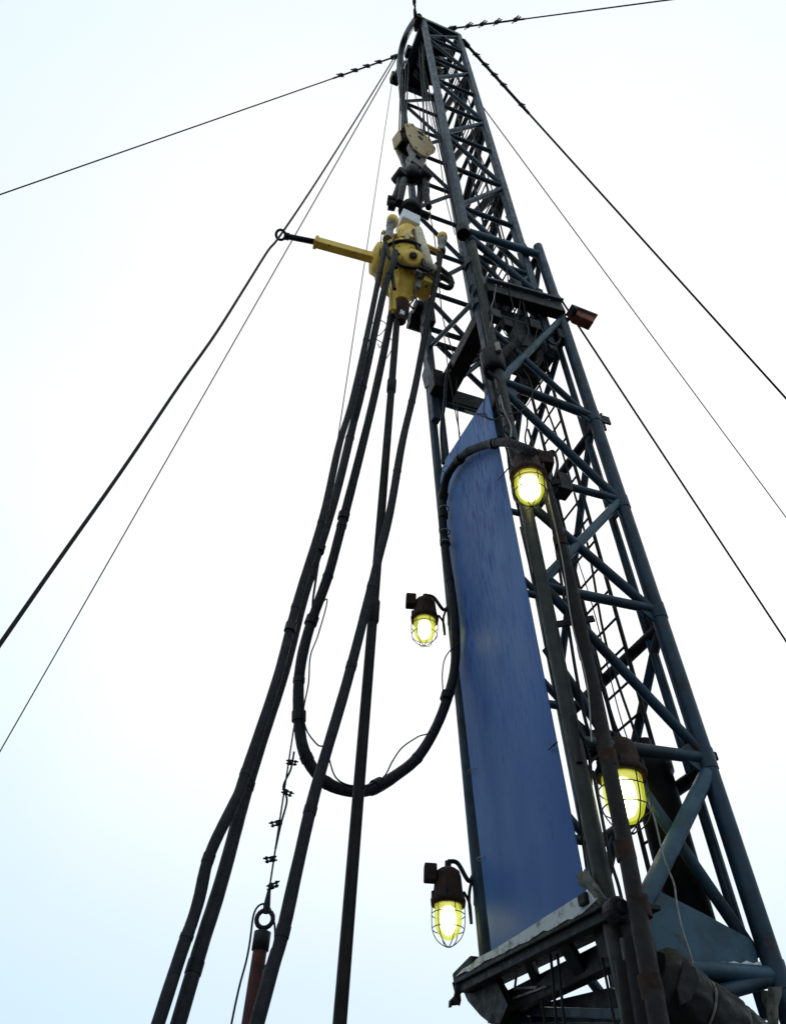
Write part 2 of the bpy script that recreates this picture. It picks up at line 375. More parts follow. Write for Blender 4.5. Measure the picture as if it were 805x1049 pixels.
# back face
for x, y in ((600, 433), (660, 637), (718, 785)):
    h = hof(onB(x, y)); pt('horizontal_brace', 'dark_steel', lower, P(MD, 0, h), P(MD, MW, h), .048)  # dark steel here paints in the shade these rear braces sit in
for (x, y), hl in (((606, 428), 3.75), ((672, 640), 1.9), ((552, 262), 6.8)):
    h = hof(onB(x, y)); pt('diagonal_brace', 'mast_paint', lower, P(MD, 0.03, h), P(MD, MW, hl), .036)
pt('horizontal_brace', 'dark_steel', lower, P(MD, 0, 9.3), P(MD, MW, 9.3), .05)
# heavy ring beam where the upper section is locked
RH = 7.72
x = MB(); bar(x, P(.02, -.03, RH), P(MD, -.03, RH+.12), .17, .13, MA); x.build('lock_beam', 'dark_steel', lower, .008)
x = MB(); bar(x, P(.02, -.11, RH+.12), P(MD, -.11, RH+.24), .035, .05, MA); x.build('beam_flange', 'mast_paint_grey', lower, .004)
x = MB(); bar(x, P(0.0, MW, RH), P(MD, MW, RH), .26, .12, MA); x.build('lock_beam', 'dark_steel', lower, .008)
x = MB(); bar(x, P(MD+.02, -.0, RH-.1), P(MD+.02, MW, RH-.1), .26, .12, MA); x.build('lock_beam', 'dark_steel', lower, .008)
x = MB(); bar(x, P(.16, 0.08, RH-.02), P(.16, MW-.02, RH-.02), .20, .20, MA); x.build('lock_beam', 'grease', lower, .01)
x = MB(); prism(x, [P(.20, .07, RH-.10), P(.85, .07, RH-.02), P(.70, .07, RH-.62), P(.32, .07, RH-.75)], MV*.03); x.build('gusset_plate', 'grease', lower)
x = MB(); prism(x, [P(.25, .35, RH-.14), P(.85, .35, RH-.14), P(.75, .35, RH-.8), P(.35, .35, RH-.8)], MV*.05); x.build('gusset_plate', 'grease', lower)
# collars and clamps
for (xx, yy), hh, r in (((474, 237), .16, .085),):
    p = onB(xx, yy); tube(MB(), p-MA*hh/2, p+MA*hh/2, r, 18).build('collar', 'grease', lower)
for x0, y0 in ((573, 320), (606, 428), (630, 514), (668, 626), (729, 780), (793, 1000)):
    h = hof(onB(x0, y0)); tube(MB(), P(MD, 0, h-.07), P(MD, 0, h+.07), .066, 18).build('collar', 'mast_paint', rrleg)
for h in (5.95, 4.75, 3.55, 2.3):                     # small gussets where the guide rail meets the leg
    x = MB(); box(x, P(MD-.005, gb/2, h), MU, MV, MA, .02, gb, .16); x.build('gusset_plate', 'dark_steel', lower)
x = MB(); box(x, onB(613, 428)+MU*.05, MU, MV, MA, .16, .02, .11); box(x, onB(613, 428)+MU*.05+MV*.08, MU, MV, MA, .16, .02, .11)
tube(x, onB(615, 425)-MV*.02, onB(615, 425)+MV*.12, .012); x.build('pad_eye', 'dark_steel', lower)
x = MB(); box(x, P(MD+.055, .0, hof(onB(731, 777))), MU, MV, MA, .05, .08, .06); x.build('pad_eye', 'dark_steel', lower, .01)
# base gusset with snow on its lower edge
gp = [(655, 938), (675, 913), (722, 937), (768, 962), (775, 975), (777, 988), (700, 985), (650, 978)]
x = MB(); prism(x, [onB(*q, .02) for q in gp], MV*.02); x.build('gusset_plate', 'teal_paint', lower)
x = MB(); sweep(x, [onB(715+i*6.3, 988.5+math.sin(i*2.1)*.5, -.0) for i in range(11)], [.012+.006*math.sin(i*3.3) for i in range(11)], 6, False); x.build('snow_ridge', 'frost', lower)
# black cluster of rollers at the head of the left front leg
x = MB()
for dx, dy, r in ((431, 316, .10), (426, 326, .085), (425, 333, .08)):
    p = onA(dx, dy, -.05); tube(x, p-MU*.10, p+MU*.14, r, 16)
x.build('guide_roller', 'grease', lower)
x = MB(); box(x, onA(438, 322, .02), MU, MV, MA, .16, .14, .5); x.build('roller_bracket', 'grease', lower, .01)
x = MB(); prism(x, [onA(437, 366, -.06), onA(441, 380, -.06), onA(441, 392, -.06), onA(435, 398, -.06), onA(432, 385, -.06)], MU*.05); x.build('lock_lug', 'mast_paint_grey', lower)
x = MB(); box(x, onA(447, 392, .0), MU, MV, MA, .14, .16, .34); x.build('lock_lug', 'dark_steel', lower, .01)

# ------------------------------------------------------------------ mast, upper section
ub = .10
ua0 = solve(tn(.197), MU, OR+ub*MV); ua1 = solve(tn(.295), MU, OR+ub*MV); ub1 = solve(tn(.1035), MV, OR+ua0*MU)
TH = hof(onB(433, 22, ub))
upper = thing('mast_upper_section', P((ua0+ua1)/2, (ub+ub1)/2, 6.6), 'narrow upper half of lattice mast reaching up to the crown sheaves', 'mast')
print('upper', ua0, ua1, ub, ub1, 'top', TH, 'MD', MD, 'MW', MW)
def uleg(a, b, h0, h1, m):
    x = MB(); bar(x, P(a, b, h0), P(a, b, h1), .105, .105, MU); return x.build('leg', m, upper, .022)
uleg(ua0, ub, 6.45, TH, 'mast_paint_grey'); uleg(ua1, ub, 7.1, TH+.15, 'mast_paint_grey')
uleg(ua0, ub1, 7.1, TH, 'mast_paint_grey'); uleg(ua1, ub1, 7.1, TH+.15, 'mast_paint')
step = 1.29; nodes = [10.07+step*i for i in range(-2, 8)]
while nodes[-1] > TH-.2: nodes.pop()
for fb in (ub, ub1):
    for i, h in enumerate(nodes):
        pt('horizontal_brace', 'mast_paint', upper, P(ua0, fb, h), P(ua1, fb, h), .036)
        if i+1 < len(nodes):
            h2 = nodes[i+1]
            if i % 2 == 0: pt('diagonal_brace', 'mast_paint_grey', upper, P(ua0, fb, h+.05), P(ua1, fb, h2-.05), .036)
            else: pt('diagonal_brace', 'mast_paint', upper, P(ua1, fb, h+.05), P(ua0, fb, h2-.05), .036)
for i, h in enumerate(nodes):
    pt('horizontal_brace', 'mast_paint', upper, P(ua1, ub, h), P(ua1, ub1, h), .038)
    if i+1 < len(nodes):
        h2 = nodes[i+1]
        if i % 2 == 1: pt('diagonal_brace', 'dark_steel', upper, P(ua1+.02, ub, h+.05), P(ua1+.02, ub1, h2-.05), .066)
        else: pt('diagonal_brace', 'dark_steel', upper, P(ua1+.02, ub1, h+.05), P(ua1+.02, ub, h2-.05), .066)
pt('diagonal_brace', 'mast_paint', upper, P(ua0, ub, nodes[-1]+.05), P(ua1, ub, TH), .034)
pt('diagonal_brace', 'mast_paint', upper, P(ua0, ub, TH-.1), P(ua1, ub, nodes[-1]+.1), .034)
pt('diagonal_brace', 'mast_paint', upper, P(ua0, ub1, nodes[-1]+.05), P(ua1, ub1, TH), .034)
# crown: head beams, sheaves and their pin
for a, b, a2, b2, dz in ((ua0, ub, ua0, ub1, 0), (ua1, ub, ua1, ub1, .1), (ua0, ub, ua1, ub, .06), (ua0, ub1, ua1, ub1, .06)):
    x = MB(); bar(x, P(a, b, TH+dz), P(a2, b2, TH+dz+.004), .15, .12, MA); x.build('head_beam', 'mast_paint', upper, .012)
x = MB(); prism(x, [P(ua0-.05, ub-.02, TH+.03), P(ua1*.75, ub-.02, TH+.10), P(ua1*.75, ub1+.02, TH+.10), P(ua0-.05, ub1+.02, TH+.03)], MA*.03); x.build('crown_plate', 'dark_steel', upper)
x = MB(); tube(x, P(ua0+.42, ub+.05, TH-.3), P(ua0+.42, ub1-.05, TH-.3), .05, 14); x.build('sheave_pin', 'dark_steel', upper)
WELL = np.array(atY(408, 310, 4.60)); WX, WY = WELL[0], WELL[1]
for i in range(4):
    b = ub+.28+i*.2
    x = MB(); lathe(x, P(ua0+.42, b-.05, TH-.3), MV, [(0, .06), (0, .30), (.02, .31), (.045, .26), (.055, .26), (.08, .31), (.1, .30), (.1, .06)], 28); x.build('sheave', 'dark_steel', upper)
x = MB(); sweep(x, [onA(q_[0], q_[1], ua0-.10) for q_ in ((429, 17), (423, 24), (416, 36), (411.5, 50), (409.5, 66), (411, 82), (413, 92))], .075, 10); x.build('head_bow', 'mast_paint', upper)
x = MB(); box(x, P(ua0-.08, ub+.05, TH+.08), MU, MV, MA, .2, .22, .16); x.build('pin_housing', 'rust_brown', upper, .02)
x = MB(); box(x, P(ua0-.06, ub+.66, TH+.12), MU, MV, MA, .16, .22, .26); x.build('pin_housing', 'grease', upper, .03)
x = MB(); ring(x, P(ua0-.12, ub+.9, TH-.1), MU, .09, .02); x.build('eye_ring', 'grey_steel', upper)
# snatch block bracket on the left front leg
sb = onA(404.5, 80, ua0-.05)
x = MB(); bar(x, sb+MV*.0, P(ua0, ub1, hof(sb)), .2, .16, MA); box(x, sb, MU, MV, MA, .2, .2, .34); x.build('pulley_bracket', 'grease', upper, .02)
# foot of the right front leg: lock cylinder and boot
pf = onB(505, 372, .02)
x = MB(); lathe(x, pf-MA*.16, MA, [(0, .07), (0, .10), (.06, .12), (.30, .12), (.34, .10), (.34, .05)], 20); x.build('leg_foot', 'grease', upper)
x = MB(); tube(x, pf+MA*.1+MU*.05, onB(533, 347, -.06), .045, 12); x.build('lock_cylinder', 'dark_steel', upper)
x = MB(); tube(x, pf+MA*.02-MV*.13, pf+MA*.16-MV*.13, .028, 10); x.build('grease_cap', 'grey_steel', upper)
for h in (7.6, 8.0, 8.5): tube(MB(), P(ua0, ub, h-.05), P(ua0, ub, h+.05), .085, 16).build('wear_ring', 'mast_paint_grey', upper)
x = MB(); box(x, P(ua0+.02, ub-.04, 7.95), MU, MV, MA, .18, .12, .38); x.build('lock_block', 'mast_paint_grey', upper, .025)

# ------------------------------------------------------------------ ladder up the back
la = MD-.06
lb0 = solve(tn(.281), MV, OR+la*MU); lb1 = solve(tn(.247), MV, OR+la*MU)
lad = thing('ladder', P(la, (lb0+lb1)/2, .3), 'thin steel rung ladder running up inside the back of the mast', 'ladder')
for b in (lb0, lb1): pt('rail', 'dark_steel', lad, P(la, b, .2), P(la, b, 7.6), .019, 8)
rm = None
for i in range(25):
    h = .35+.285*i
    o = pt('rung', 'dark_steel', lad, P(la, lb0, h), P(la, lb1, h), .011, 6)
lu = ua1-.10
c0 = solve(tn(.262), MV, OR+lu*MU); c1 = solve(tn(.236), MV, OR+lu*MU)
lad2 = thing('ladder', P(lu, (c0+c1)/2, 8.0), 'narrow ladder with close rungs high inside the upper lattice', 'ladder')
for b in (c0, c1): pt('rail', 'dark_steel', lad2, P(lu, b, 8.0), P(lu, b, TH-.4), .020, 8)
for i in range(int((TH-.6-8.0)/.22)): pt('rung', 'dark_steel', lad2, P(lu, c0, 8.15+.22*i), P(lu, c1, 8.15+.22*i), .011, 6)

# lifting ram standing in the mast foot
rb = thing('lifting_ram', P(.80, .42, .4), 'thick black hydraulic ram standing inside the mast foot behind the gusset', 'ram')
lathe(MB(), P(.83, .34, .35), MA, [(0, .10), (0, .14), (2.0, .14), (2.02, .155), (2.12, .155), (2.14, .12)], 24).build('barrel', 'grease', rb)
tube(MB(), P(.83, .34, 2.4), P(.83, .34, 2.62), .055, 16).build('rod', 'dark_steel', rb)
x = MB(); box(x, P(.83, .34, .30), MU, MV, MA, .3, .35, .1); x.build('foot_plate', 'dark_steel', rb, .01)

# ------------------------------------------------------------------ blue sheet
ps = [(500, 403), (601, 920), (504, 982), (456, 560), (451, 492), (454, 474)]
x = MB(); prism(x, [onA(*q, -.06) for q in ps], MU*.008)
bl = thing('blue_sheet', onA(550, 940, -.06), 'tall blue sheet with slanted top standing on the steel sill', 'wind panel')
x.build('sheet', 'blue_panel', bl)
for xx, yy in ((455, 480), (458, 560), (466, 640), (483, 790), (492, 880)):
    p = onA(xx, yy, -.07); ring(MB(), p+MU*.02, MA, .045, .004, 12, 5).build('wire_tie', 'grey_wire', bl)
for a, b in (((478, 423), (497, 424)), ((476, 420), (505, 430)), ((523, 477), (510, 492)), ((571, 760), (562, 768))):
    x = MB(); sweep(x, [onA(*a, -.075), (onA(*a, -.10)+onA(*b, -.10))/2, onA(*b, -.075)], .006, 6); x.build('wire_tie', 'dark_steel', bl)

# ------------------------------------------------------------------ sill frame under the sheet
sill = thing('sill_frame', onA(560, 1000, 0), 'dark steel sill frame with frosted front lip under the blue sheet', 'frame')
q0, q1 = onA(466, 1003, -.10), onA(622, 920, -.10)
dv = nrm(q1-q0)
def sb_(name, p, q, w, t, m, ref=MA, bv=.006): return bar(MB(), p, q, w, t, ref).build(name, m, sill, bv)
x = MB(); prism(x, [onA(466+130*k_/26, 1001.5-66*k_/26+(1.5 if k_ % 3 == 0 else .3)*math.sin(k_*2.7)+.9*math.sin(k_*5.1), -.115) for k_ in range(27)]+[onA(*q, -.115) for q in ((612, 921), (601, 913), (560, 938.5), (530, 958), (503, 974.5), (490, 981), (483, 988), (474, 993))], MU*.03); x.build('front_lip', 'frost', sill)
sb_('top_plate', q0+MU*.16-MA*.02, q1+MU*.16-MA*.02, .03, .34, 'dark_steel')
sb_('front_beam', q0+MU*.06-MA*.055, q1+MU*.06-MA*.055, .06, .08, 'dark_steel')
r0, r1 = onA(505, 1038, .16), onA(650, 968, .16)
sb_('rear_beam', r0, r1, .13, .10, 'dark_steel')
for (xa, ya), (xb, yb), w in (((576, 962), (600, 1004), .10), ((500, 996), (524, 1032), .10), ((540, 980), (552, 1012), .06)):
    sb_('cross_member', onA(xa, ya, -.03), onA(xb, yb, .16), w, .04, 'dark_steel', MV)
x = MB(); prism(x, [onA(602, 938, .0), onA(622, 925, .0), onA(655, 940, .0), onA(655, 985, .0), onA(632, 982, .0), onA(614, 981, .0)], MU*.05); x.build('end_plate', 'dark_steel', sill)
x = MB(); prism(x, [onA(469, 1004, 0.), onA(505, 998, 0.), onA(520, 1030, 0.), onA(512, 1049, 0.), onA(502, 1049, 0.), onA(492, 1041, .0), onA(479, 1026, 0.)], MU*.05); x.build('end_plate', 'grease', sill)
x = MB(); prism(x, [onA(540, 1032, .25), onA(625, 1012, .25), onA(640, 1020, .25), onA(640, 1048, .25), onA(545, 1048, .25)], MU*.03); x.build('rear_plate', 'dark_steel', sill)
sb_('rear_beam', onA(530, 1036, .22), onA(648, 1040, .22), .05, .05, 'mast_paint')
# bracket feet at the front beam ends, big bolt
pb = onA(633, 933, -.12)
lathe(MB(), pb+MV*.05, -MV, [(0, .03), (0, .062), (.04, .066), (.07, .064), (.08, .05), (.08, .03), (.11, .03), (.11, .01)], 18, True).build('hinge_pin', 'dark_steel', sill)
x = MB(); box(x, onA(608, 923, -.06), MU, MV, MA, .16, .08, .06); x.build('lug', 'grease', sill, .012)
x = MB(); bar(x, onA(489, 985, -.04), onA(470, 1004, -.06), .07, .10, MA); x.build('lug', 'dark_steel', sill, .012)
for (xa, ya), (xb, yb) in (((530, 990), (527, 1015)), ((527, 1013), (550, 1012)), ((524, 1024), (560, 1011))):
    sb_('web_rod', onA(xa, ya, .1), onA(xb, yb, .1), .012, .012, 'grey_steel', bv=0)
# two posts that carry the sill down to the ground
for p in (onA(522, 1040, .12), q0+(q1-q0)*.93+MU*.2-MA*.12):
    g = np.array([p[0], p[1], 0])
    x = MB(); bar(x, g, p, .12, .12, MU); x.build('post', 'dark_steel', sill, .01)
for k, (xa, xb) in enumerate(((564, 570), (571, 578))):
    p, q = onA(xa, 978, .05), onA(xb, 1049, .05); d = q-p
    tg = thing('control_rod', q, ('left', 'right')[k]+' one of two thin upright rods passing behind the sill frame', 'rod')
    pt('rod', 'dark_steel', tg, p, p+d*(p[2]-.0)/(p[2]-q[2]), .009, 8)

def rag(name, pts, label, m='cloth', seed=1):
    rnd = random.Random(seed); x = MB(); nn = len(pts); w = .05; v = []
    for i, p in enumerate(pts):
        for k in range(6):
            v.append(np.array(p)+MV*((k-2.5)*.022+rnd.uniform(-.012, .012))+MU*rnd.uniform(-.025, .025)+MA*rnd.uniform(-.01, .01))
    x.add(v, [[i*6+k, i*6+k+1, (i+1)*6+k+1, (i+1)*6+k] for i in range(nn-1) for k in range(5)])
    o = x.build(name, m); tag(o, label, 'rag'); s = o.modifiers.new('thick', 'SOLIDIFY'); s.thickness = .006; return o
rag('rag', [onA(594+i*6, 893+i*9+math.sin(i*1.7)*3, -.10) for i in range(5)], 'olive twisted cloth scrap stuck beside the lower right sheet corner', 'cloth', 3)
rag('rag', [onA(470-i*1.2, 1004+i*7, -.08) for i in range(5)], 'black torn rag hanging from the left end of the sill frame', 'tarp', 5)
rag('rag', [onB(789+i*.6, 1012+i*10, -.06) for i in range(6)], 'grey cloth strip hanging on the rear right mast leg foot', 'cloth', 8)

# ------------------------------------------------------------------ standpipe on the right face
def spB(y): return -.14 - .34*max(0, (y-700)/349)
sp = [onB(x, y, spB(y)) for x, y in ((556, 489), (568, 530), (586, 605), (612, 725), (626, 798), (641, 870), (658, 960), (675, 1049))]
dsp = nrm(sp[-1]-sp[-2]); gend = sp[-1]+dsp*((sp[-1][2]-.0)/-dsp[2])
st = thing('standpipe', gend, 'brown black mud standpipe climbing the right front of the mast', 'pipe')
x = MB(); sweep(x, sp+[gend], .046, 14, True, 4); x.build('pipe', 'pipe_steel', st)
for f in ((600, 668), (655, 930), (640, 872), (574, 555), (623, 778), (667, 1012)):
    p = onB(*f, spB(f[1])); d = MA; tube(MB(), p-d*.05, p+d*.05, .053, 16).build('coupling', 'dark_brown', st)
x = MB(); box(x, onB(575, 498, -.05), MU, MV, MA, .12, .14, .2); x.build('clamp', 'dark_steel', st, .01)
for h in (4.6, 3.2):
    x = MB(); bar(x, P(0, 0, h), P(.28, -.14, h+.03), .05, .02, MA); x.build('clamp', 'dark_steel', st, .004)
x = MB(); sweep(x, [onB(548, 465, -.12), onB(556, 470, -.12), onB(558, 482, -.13), onB(558, 495, -.14)], .055, 12); x.build('elbow', 'dark_steel', st)

# ------------------------------------------------------------------ drill pipe over the well
SWZ = atY(410, 316, WY)[2]
dp = thing('drill_pipe', (WX, WY, 0), 'straight dark steel drill pipe hanging plumb under the yellow swivel', 'pipe')
tube(MB(), (WX, WY, 0.0), (WX, WY, SWZ-.25), .0365, 18).build('pipe', 'pipe_steel', dp)
for yy in (402, 640): 
    z = atY(400, yy, WY)[2]; lathe(MB(), (WX, WY, z), (0, 0, 1), [(0, .037), (.02, .047), (.2, .047), (.22, .037)], 18).build('tool_joint', 'pipe_steel', dp)

# ------------------------------------------------------------------ hoses
def hose(name, label, pts, r, m='rubber', group=None, sleeves=(), ground=True, cat='hose', n=12):
    ps = [atY(*p) if p[2] > 0 else onA(*p) for p in pts]    # a negative third value: that far in front of the front legs
    if ground:
        d = nrm(ps[-1]-ps[-2]); e = ps[-1]+d*((ps[-1][2]-.05)/-d[2]); ps.append(e)
    t = thing(name, ps[-1] if ground else ps[0], label, cat, group)
    hr = random.Random(len(label)); cs = spline(ps, 10); ph = hr.random()*6
    wig = .09*r if r > .02 else 0
    cs = [c+np.array([math.sin(i*.31+ph), math.cos(i*.23+ph), 0])*wig*min(1, i/6, (len(cs)-1-i)/6) for i, c in enumerate(cs)]
    rr_ = [r*(1+.02*math.sin(i*.5+ph)+.015*hr.uniform(-1, 1)) for i in range(len(cs))]
    x = MB(); sweep(x, cs, rr_, n, False); tub = x.build('tube', m, t)
    if r > .02:
        for i in range(12, len(cs)-12, 17):
            i += hr.randint(-5, 5); d = nrm(cs[i+1]-cs[i-1]); w_ = hr.uniform(.008, .03)
            tube(MB(), cs[i]-d*w_, cs[i]+d*w_, rr_[i]*1.09, n).build('tape_wrap', hr.choice(['dark_steel', 'grease', 'rubber']), tub)
    for i, f in sleeves:
        a, b = ps[i], ps[i+1]; c = a+(b-a)*f; d = nrm(ps[min(i+2, len(ps)-1)]-ps[max(i-1, 0)] if f < .99 else b-a); d = nrm(b-a)
        tube(MB(), c-d*.035, c+d*.035, r*1.25, 14).build('clamp', 'dark_steel', t)
    return t, ps
hose('hydraulic_hose', 'leftmost black hose, bowing outward near the bottom left', [(395, 249, WY-.27), (391, 270, WY-.28), (385, 300, WY-.28), (362, 405, WY-.25), (347, 458, WY-.25), (329, 535, WY-.26), (303, 622, WY-.28), (283, 697, WY-.35), (252, 792, WY-.42), (238, 826, WY-.46), (214, 880, WY-.5), (199, 936, WY-.52), (162.6, 1049, WY-.6)], .031, sleeves=((6, .3),))
hose('hydraulic_hose', 'second black hose from the left, straight beside the bowed one', [(405, 258, WY-.34), (402, 272, WY-.36), (393, 300, WY-.3), (369, 405, WY-.1), (360, 443, WY), (340, 520, WY-.05), (312, 610, WY-.1), (287, 700, WY-.2), (254, 805, WY-.3), (223.5, 912, WY-.4), (183.5, 1049, WY-.5)], .038, sleeves=((5, .5),))
hose('hydraulic_hose', 'black hose from the right swivel union crossing in front of the drill pipe', [(452, 256, WY-.12), (446, 290, WY-.14), (436, 340, WY-.1), (424, 400, WY-.05), (412, 455, WY-.1), (399, 525, WY-.13), (388, 572, WY-.17), (375, 622, WY-.2), (355.6, 700, WY-.25), (324, 804, WY-.33), (306, 885, WY-.40), (287, 963, WY-.45), (264, 1049, WY-.5)], .034)
kelly = [(402, 300, WY+.02), (400, 325, WY+.04), (385, 400, WY+.06), (352, 529, WY+.1), (338, 585, WY+.12), (317, 642, WY+.15), (307, 692, WY+.17), (306, 739, WY+.2), (313.5, 774, WY+.22), (330, 799, WY+.28), (354.5, 810, WY+.36), (379, 809, WY+.46), (404, 796, WY+.58), (429, 774, WY+.72), (452, 734, WY+.86), (465, 685, -.14), (466, 632, -.13), (458, 580, -.13), (454, 540, -.13), (453.5, 510, -.13), (458, 489, -.13), (468, 473, -.13), (481, 462, -.13), (500, 455, -.14), (518, 453.5, -.15), (535, 458, -.12), (547, 464, -.06)]
kt, kp = hose('mud_hose', 'thick black mud hose hanging in a loop and arching over the blue sheet', kelly, .040, sleeves=((3, .0), (4, .9), (6, .9), (11, .3), (14, .4), (17, .6), (18, .4), (19, .1), (21, .2), (23, .3)), ground=False)
for q in ((455, 521), (456, 545), (456, 556)):
    p = onA(*q, -.13); ring(MB(), p, (0.05, 0, 1), .046, .006, 16, 6).build('tie', 'grey_wire', kt)
hose('signal_cable', 'thin black cable tied along the mud hose loop', [(339, 500, WY+.08), (326, 575, WY+.1), (320, 625, WY+.12), (335, 614, WY+.08), (326, 650, WY+.1), (318, 672, WY+.1), (316, 700, WY+.12), (311, 728, WY+.14), (314, 748, WY+.16), (325, 763, WY+.2), (334, 768, WY+.22), (345, 798, WY+.26), (370, 806, WY+.38), (392, 797, WY+.48), (402, 780, WY+.54), (412, 766, WY+.58), (428, 755, WY+.64), (442, 748, WY+.72), (453, 718, WY+.78), (453, 690, WY+.82), (457, 672, WY+.80), (470, 658, WY+.72)], .0055, 'rope', ground=False, cat='cable', n=6)

# ------------------------------------------------------------------ travelling block
Z = np.array([0, 0, 1.0])
bc = atY(424, 152, WY+.02); bnx = nrm([.56, -.83, 0]); bsx = np.cross(Z, bnx)   # cheek normal, sideways
tb = thing('travelling_block', bc-Z*.9, 'tan travelling block with black shackle hanging from the crown ropes', 'pulley block')
def cheek(off, th, name, m):
    prof = [(-.30, .20), (-.20, .42), (.02, .47), (.20, .40), (.32, .18), (.30, .02), (.16, -.40), (.04, -.52), (-.10, -.50), (-.24, -.18)]
    x = MB(); prism(x, [bc+bsx*u+Z*w+bnx*off for u, w in prof], bnx*th); return x.build(name, m, tb, .012)
cheek(.13, .03, 'cheek_plate', 'tan_paint'); cheek(-.16, .03, 'cheek_plate', 'tan_paint')
for o in (-.09, .0, .09):
    lathe(MB(), bc+bnx*(o-.03)+Z*.1, bnx, [(0, .05), (0, .27), (.03, .22), (.06, .27), (.06, .05)], 24).build('sheave', 'dark_steel', tb)
tube(MB(), bc+bnx*-.165+Z*.1, bc+bnx*.168+Z*.1, .05, 16).build('sheave_pin', 'dark_steel', tb)
x = MB(); prism(x, [bc+bsx*u+Z*w-bnx*.15 for u, w in ((-.31, .19), (-.21, .41), (-.19, .40), (-.29, .18))], bnx*.30); x.build('edge_cover', 'tan_paint', tb)
x = MB(); prism(x, [bc+bsx*u+Z*w-bnx*.15 for u, w in ((-.20, .43), (.02, .48), (.02, .46), (-.19, .41))], bnx*.30); x.build('edge_cover', 'tan_paint', tb)
x = MB(); prism(x, [bc+bsx*u+Z*w-bnx*.16 for u, w in ((-.33, .20), (-.27, -.14), (-.25, -.14), (-.31, .20))], bnx*.19); x.build('edge_cover', 'tan_paint', tb)
x = MB(); prism(x, [bc+bnx*.160+bsx*(.06*math.cos(t*.7854))+Z*(.30+.045*math.sin(t*.7854)) for t in range(8)], bnx*.008); x.build('name_plate', 'rust_brown', tb)
for o_ in (-.12, .07):
    x = MB(); prism(x, [bc+bsx*u+Z*w+bnx*o_ for u, w in ((-.17, -.30), (.15, -.30), (.17, -.46), (.12, -.66), (.10, -.88), (-.10, -.88), (-.13, -.66), (-.19, -.46))], bnx*.05); x.build('fork_plate', 'grey_steel', tb, .014)
lathe(MB(), bc-Z*.98, Z, [(0, .08), (0, .105), (.14, .11), (.24, .095), (.30, .12), (.42, .12), (.44, .06)], 18).build('shank', 'grey_steel', tb)
tube(MB(), bc-Z*.62-bnx*.16, bc-Z*.62+bnx*.16, .045, 12).build('fork_pin', 'dark_steel', tb)
lathe(MB(), bc-Z*1.22, Z, [(0, .07), (.03, .12), (.22, .13), (.30, .10)], 20).build('swivel_nut', 'grease', tb)
bb = atY(420, 212, WY)
for s, (xa, xb) in ((-1, (410, 404)), (1, (434, 437))):
    x = MB(); sweep(x, [atY(xa+s*1, 181, WY), atY(xa+s*1.5, 190, WY), atY(xb, 203, WY), atY(xb+2*s, 212, WY)], .048, 10); x.build('shackle_arm', 'grease', tb)
    lathe(MB(), atY(xa+s*0, 181, WY)-bnx*.1, bnx, [(0, .04), (0, .1), (.2, .1), (.2, .04)], 16).build('shackle_eye', 'grease', tb)
x = MB(); sweep(x, [atY(414, 184, WY-.1), atY(411, 198, WY-.12), atY(409, 207, WY-.1)], .05, 10); x.build('shackle_arm', 'dark_steel', tb)
x = MB(); sweep(x, [atY(431, 186, WY+.1), atY(431, 200, WY+.12), atY(427, 212, WY+.1)], .06, 10); x.build('shackle_arm', 'grease', tb)
x = MB(); tube(x, atY(401, 205, WY-.06), atY(440, 222, WY+.08), .055, 12); x.build('shackle_pin', 'grease', tb)
for q in ((401, 205), (402, 210)): lathe(MB(), atY(*q, WY-.06)-np.array([.06, 0, 0]), (1, .1, 0), [(0, .03), (0, .075), (.1, .075), (.1, .03)], 8).build('pin_nut', 'grease', tb)
lathe(MB(), atY(420, 219, WY), Z, [(0, .05), (0, .15), (.1, .17), (.22, .13), (.3, .07)], 18).build('hook_body', 'dark_steel', tb)

# drilling line between crown and block
k = 0
lines = [((411, 62), (408.5, 139), 'first'), ((413, 58), (412, 136), 'second'), ((416, 55), (415, 131), 'third'), ((419, 52), (418, 130), 'fourth'), ((429, 45), (437, 134), 'fifth'), ((431.5, 42), (440, 136), 'sixth'), ((434, 45), (443, 139), 'seventh')]
for a, b, w in lines:
    left = b[0] < 425; p = bc+Z*.16+bsx*(-.24 if left else .25)+bnx*((-.09, -.03, .03, .09)[k % 4] if left else (-.09, 0, .09)[k % 3]); k += 1; q = onA(*a, ua0+.06)
    t = thing('drilling_line', p, w+' rope from the left of those between crown sheaves and tan block', 'rope', 'ropes carrying the travelling block')
    tube(MB(), p, q, .013, 8).build('rope', 'rope', t)
x0 = [('fast_line', (ua0+.35, .45), 'front inner wire rope running down inside the mast from the crown'), ('fast_line', (ua0+.5, .55), 'rear inner wire rope running down inside the mast from the crown')]
for nme, (a, b), lab in x0:
    t = thing(nme, P(a, b, HG(a, b)+.3), lab, 'rope'); tube(MB(), P(a, b, HG(a, b)+.3), P(ua0+.1, b+.1, TH-.4), .012, 8).build('rope', 'rope', t)

# ------------------------------------------------------------------ power swivel
sw = thing('power_swivel', (WX, WY, SWZ-.25), 'yellow power swivel with long torque arm hanging above the drill pipe', 'power swivel')
A = lambda x, y, dy=0.: atY(x, y, WY+dy)
gx = nrm([.93, .37, 0]); gy = np.cross(Z, gx)
# white block and cream neck
x = MB(); box(x, A(418, 229), gx, gy, Z, .26, .24, .26); x.build('top_block', 'white_paint', sw, .02)
x = MB(); lathe(x, A(415, 258), Z, [(0, .22), (.10, .21), (.16, .17), (.34, .15), (.52, .14), (.55, .1)], 22); x.build('neck', 'yellow_paint', sw)
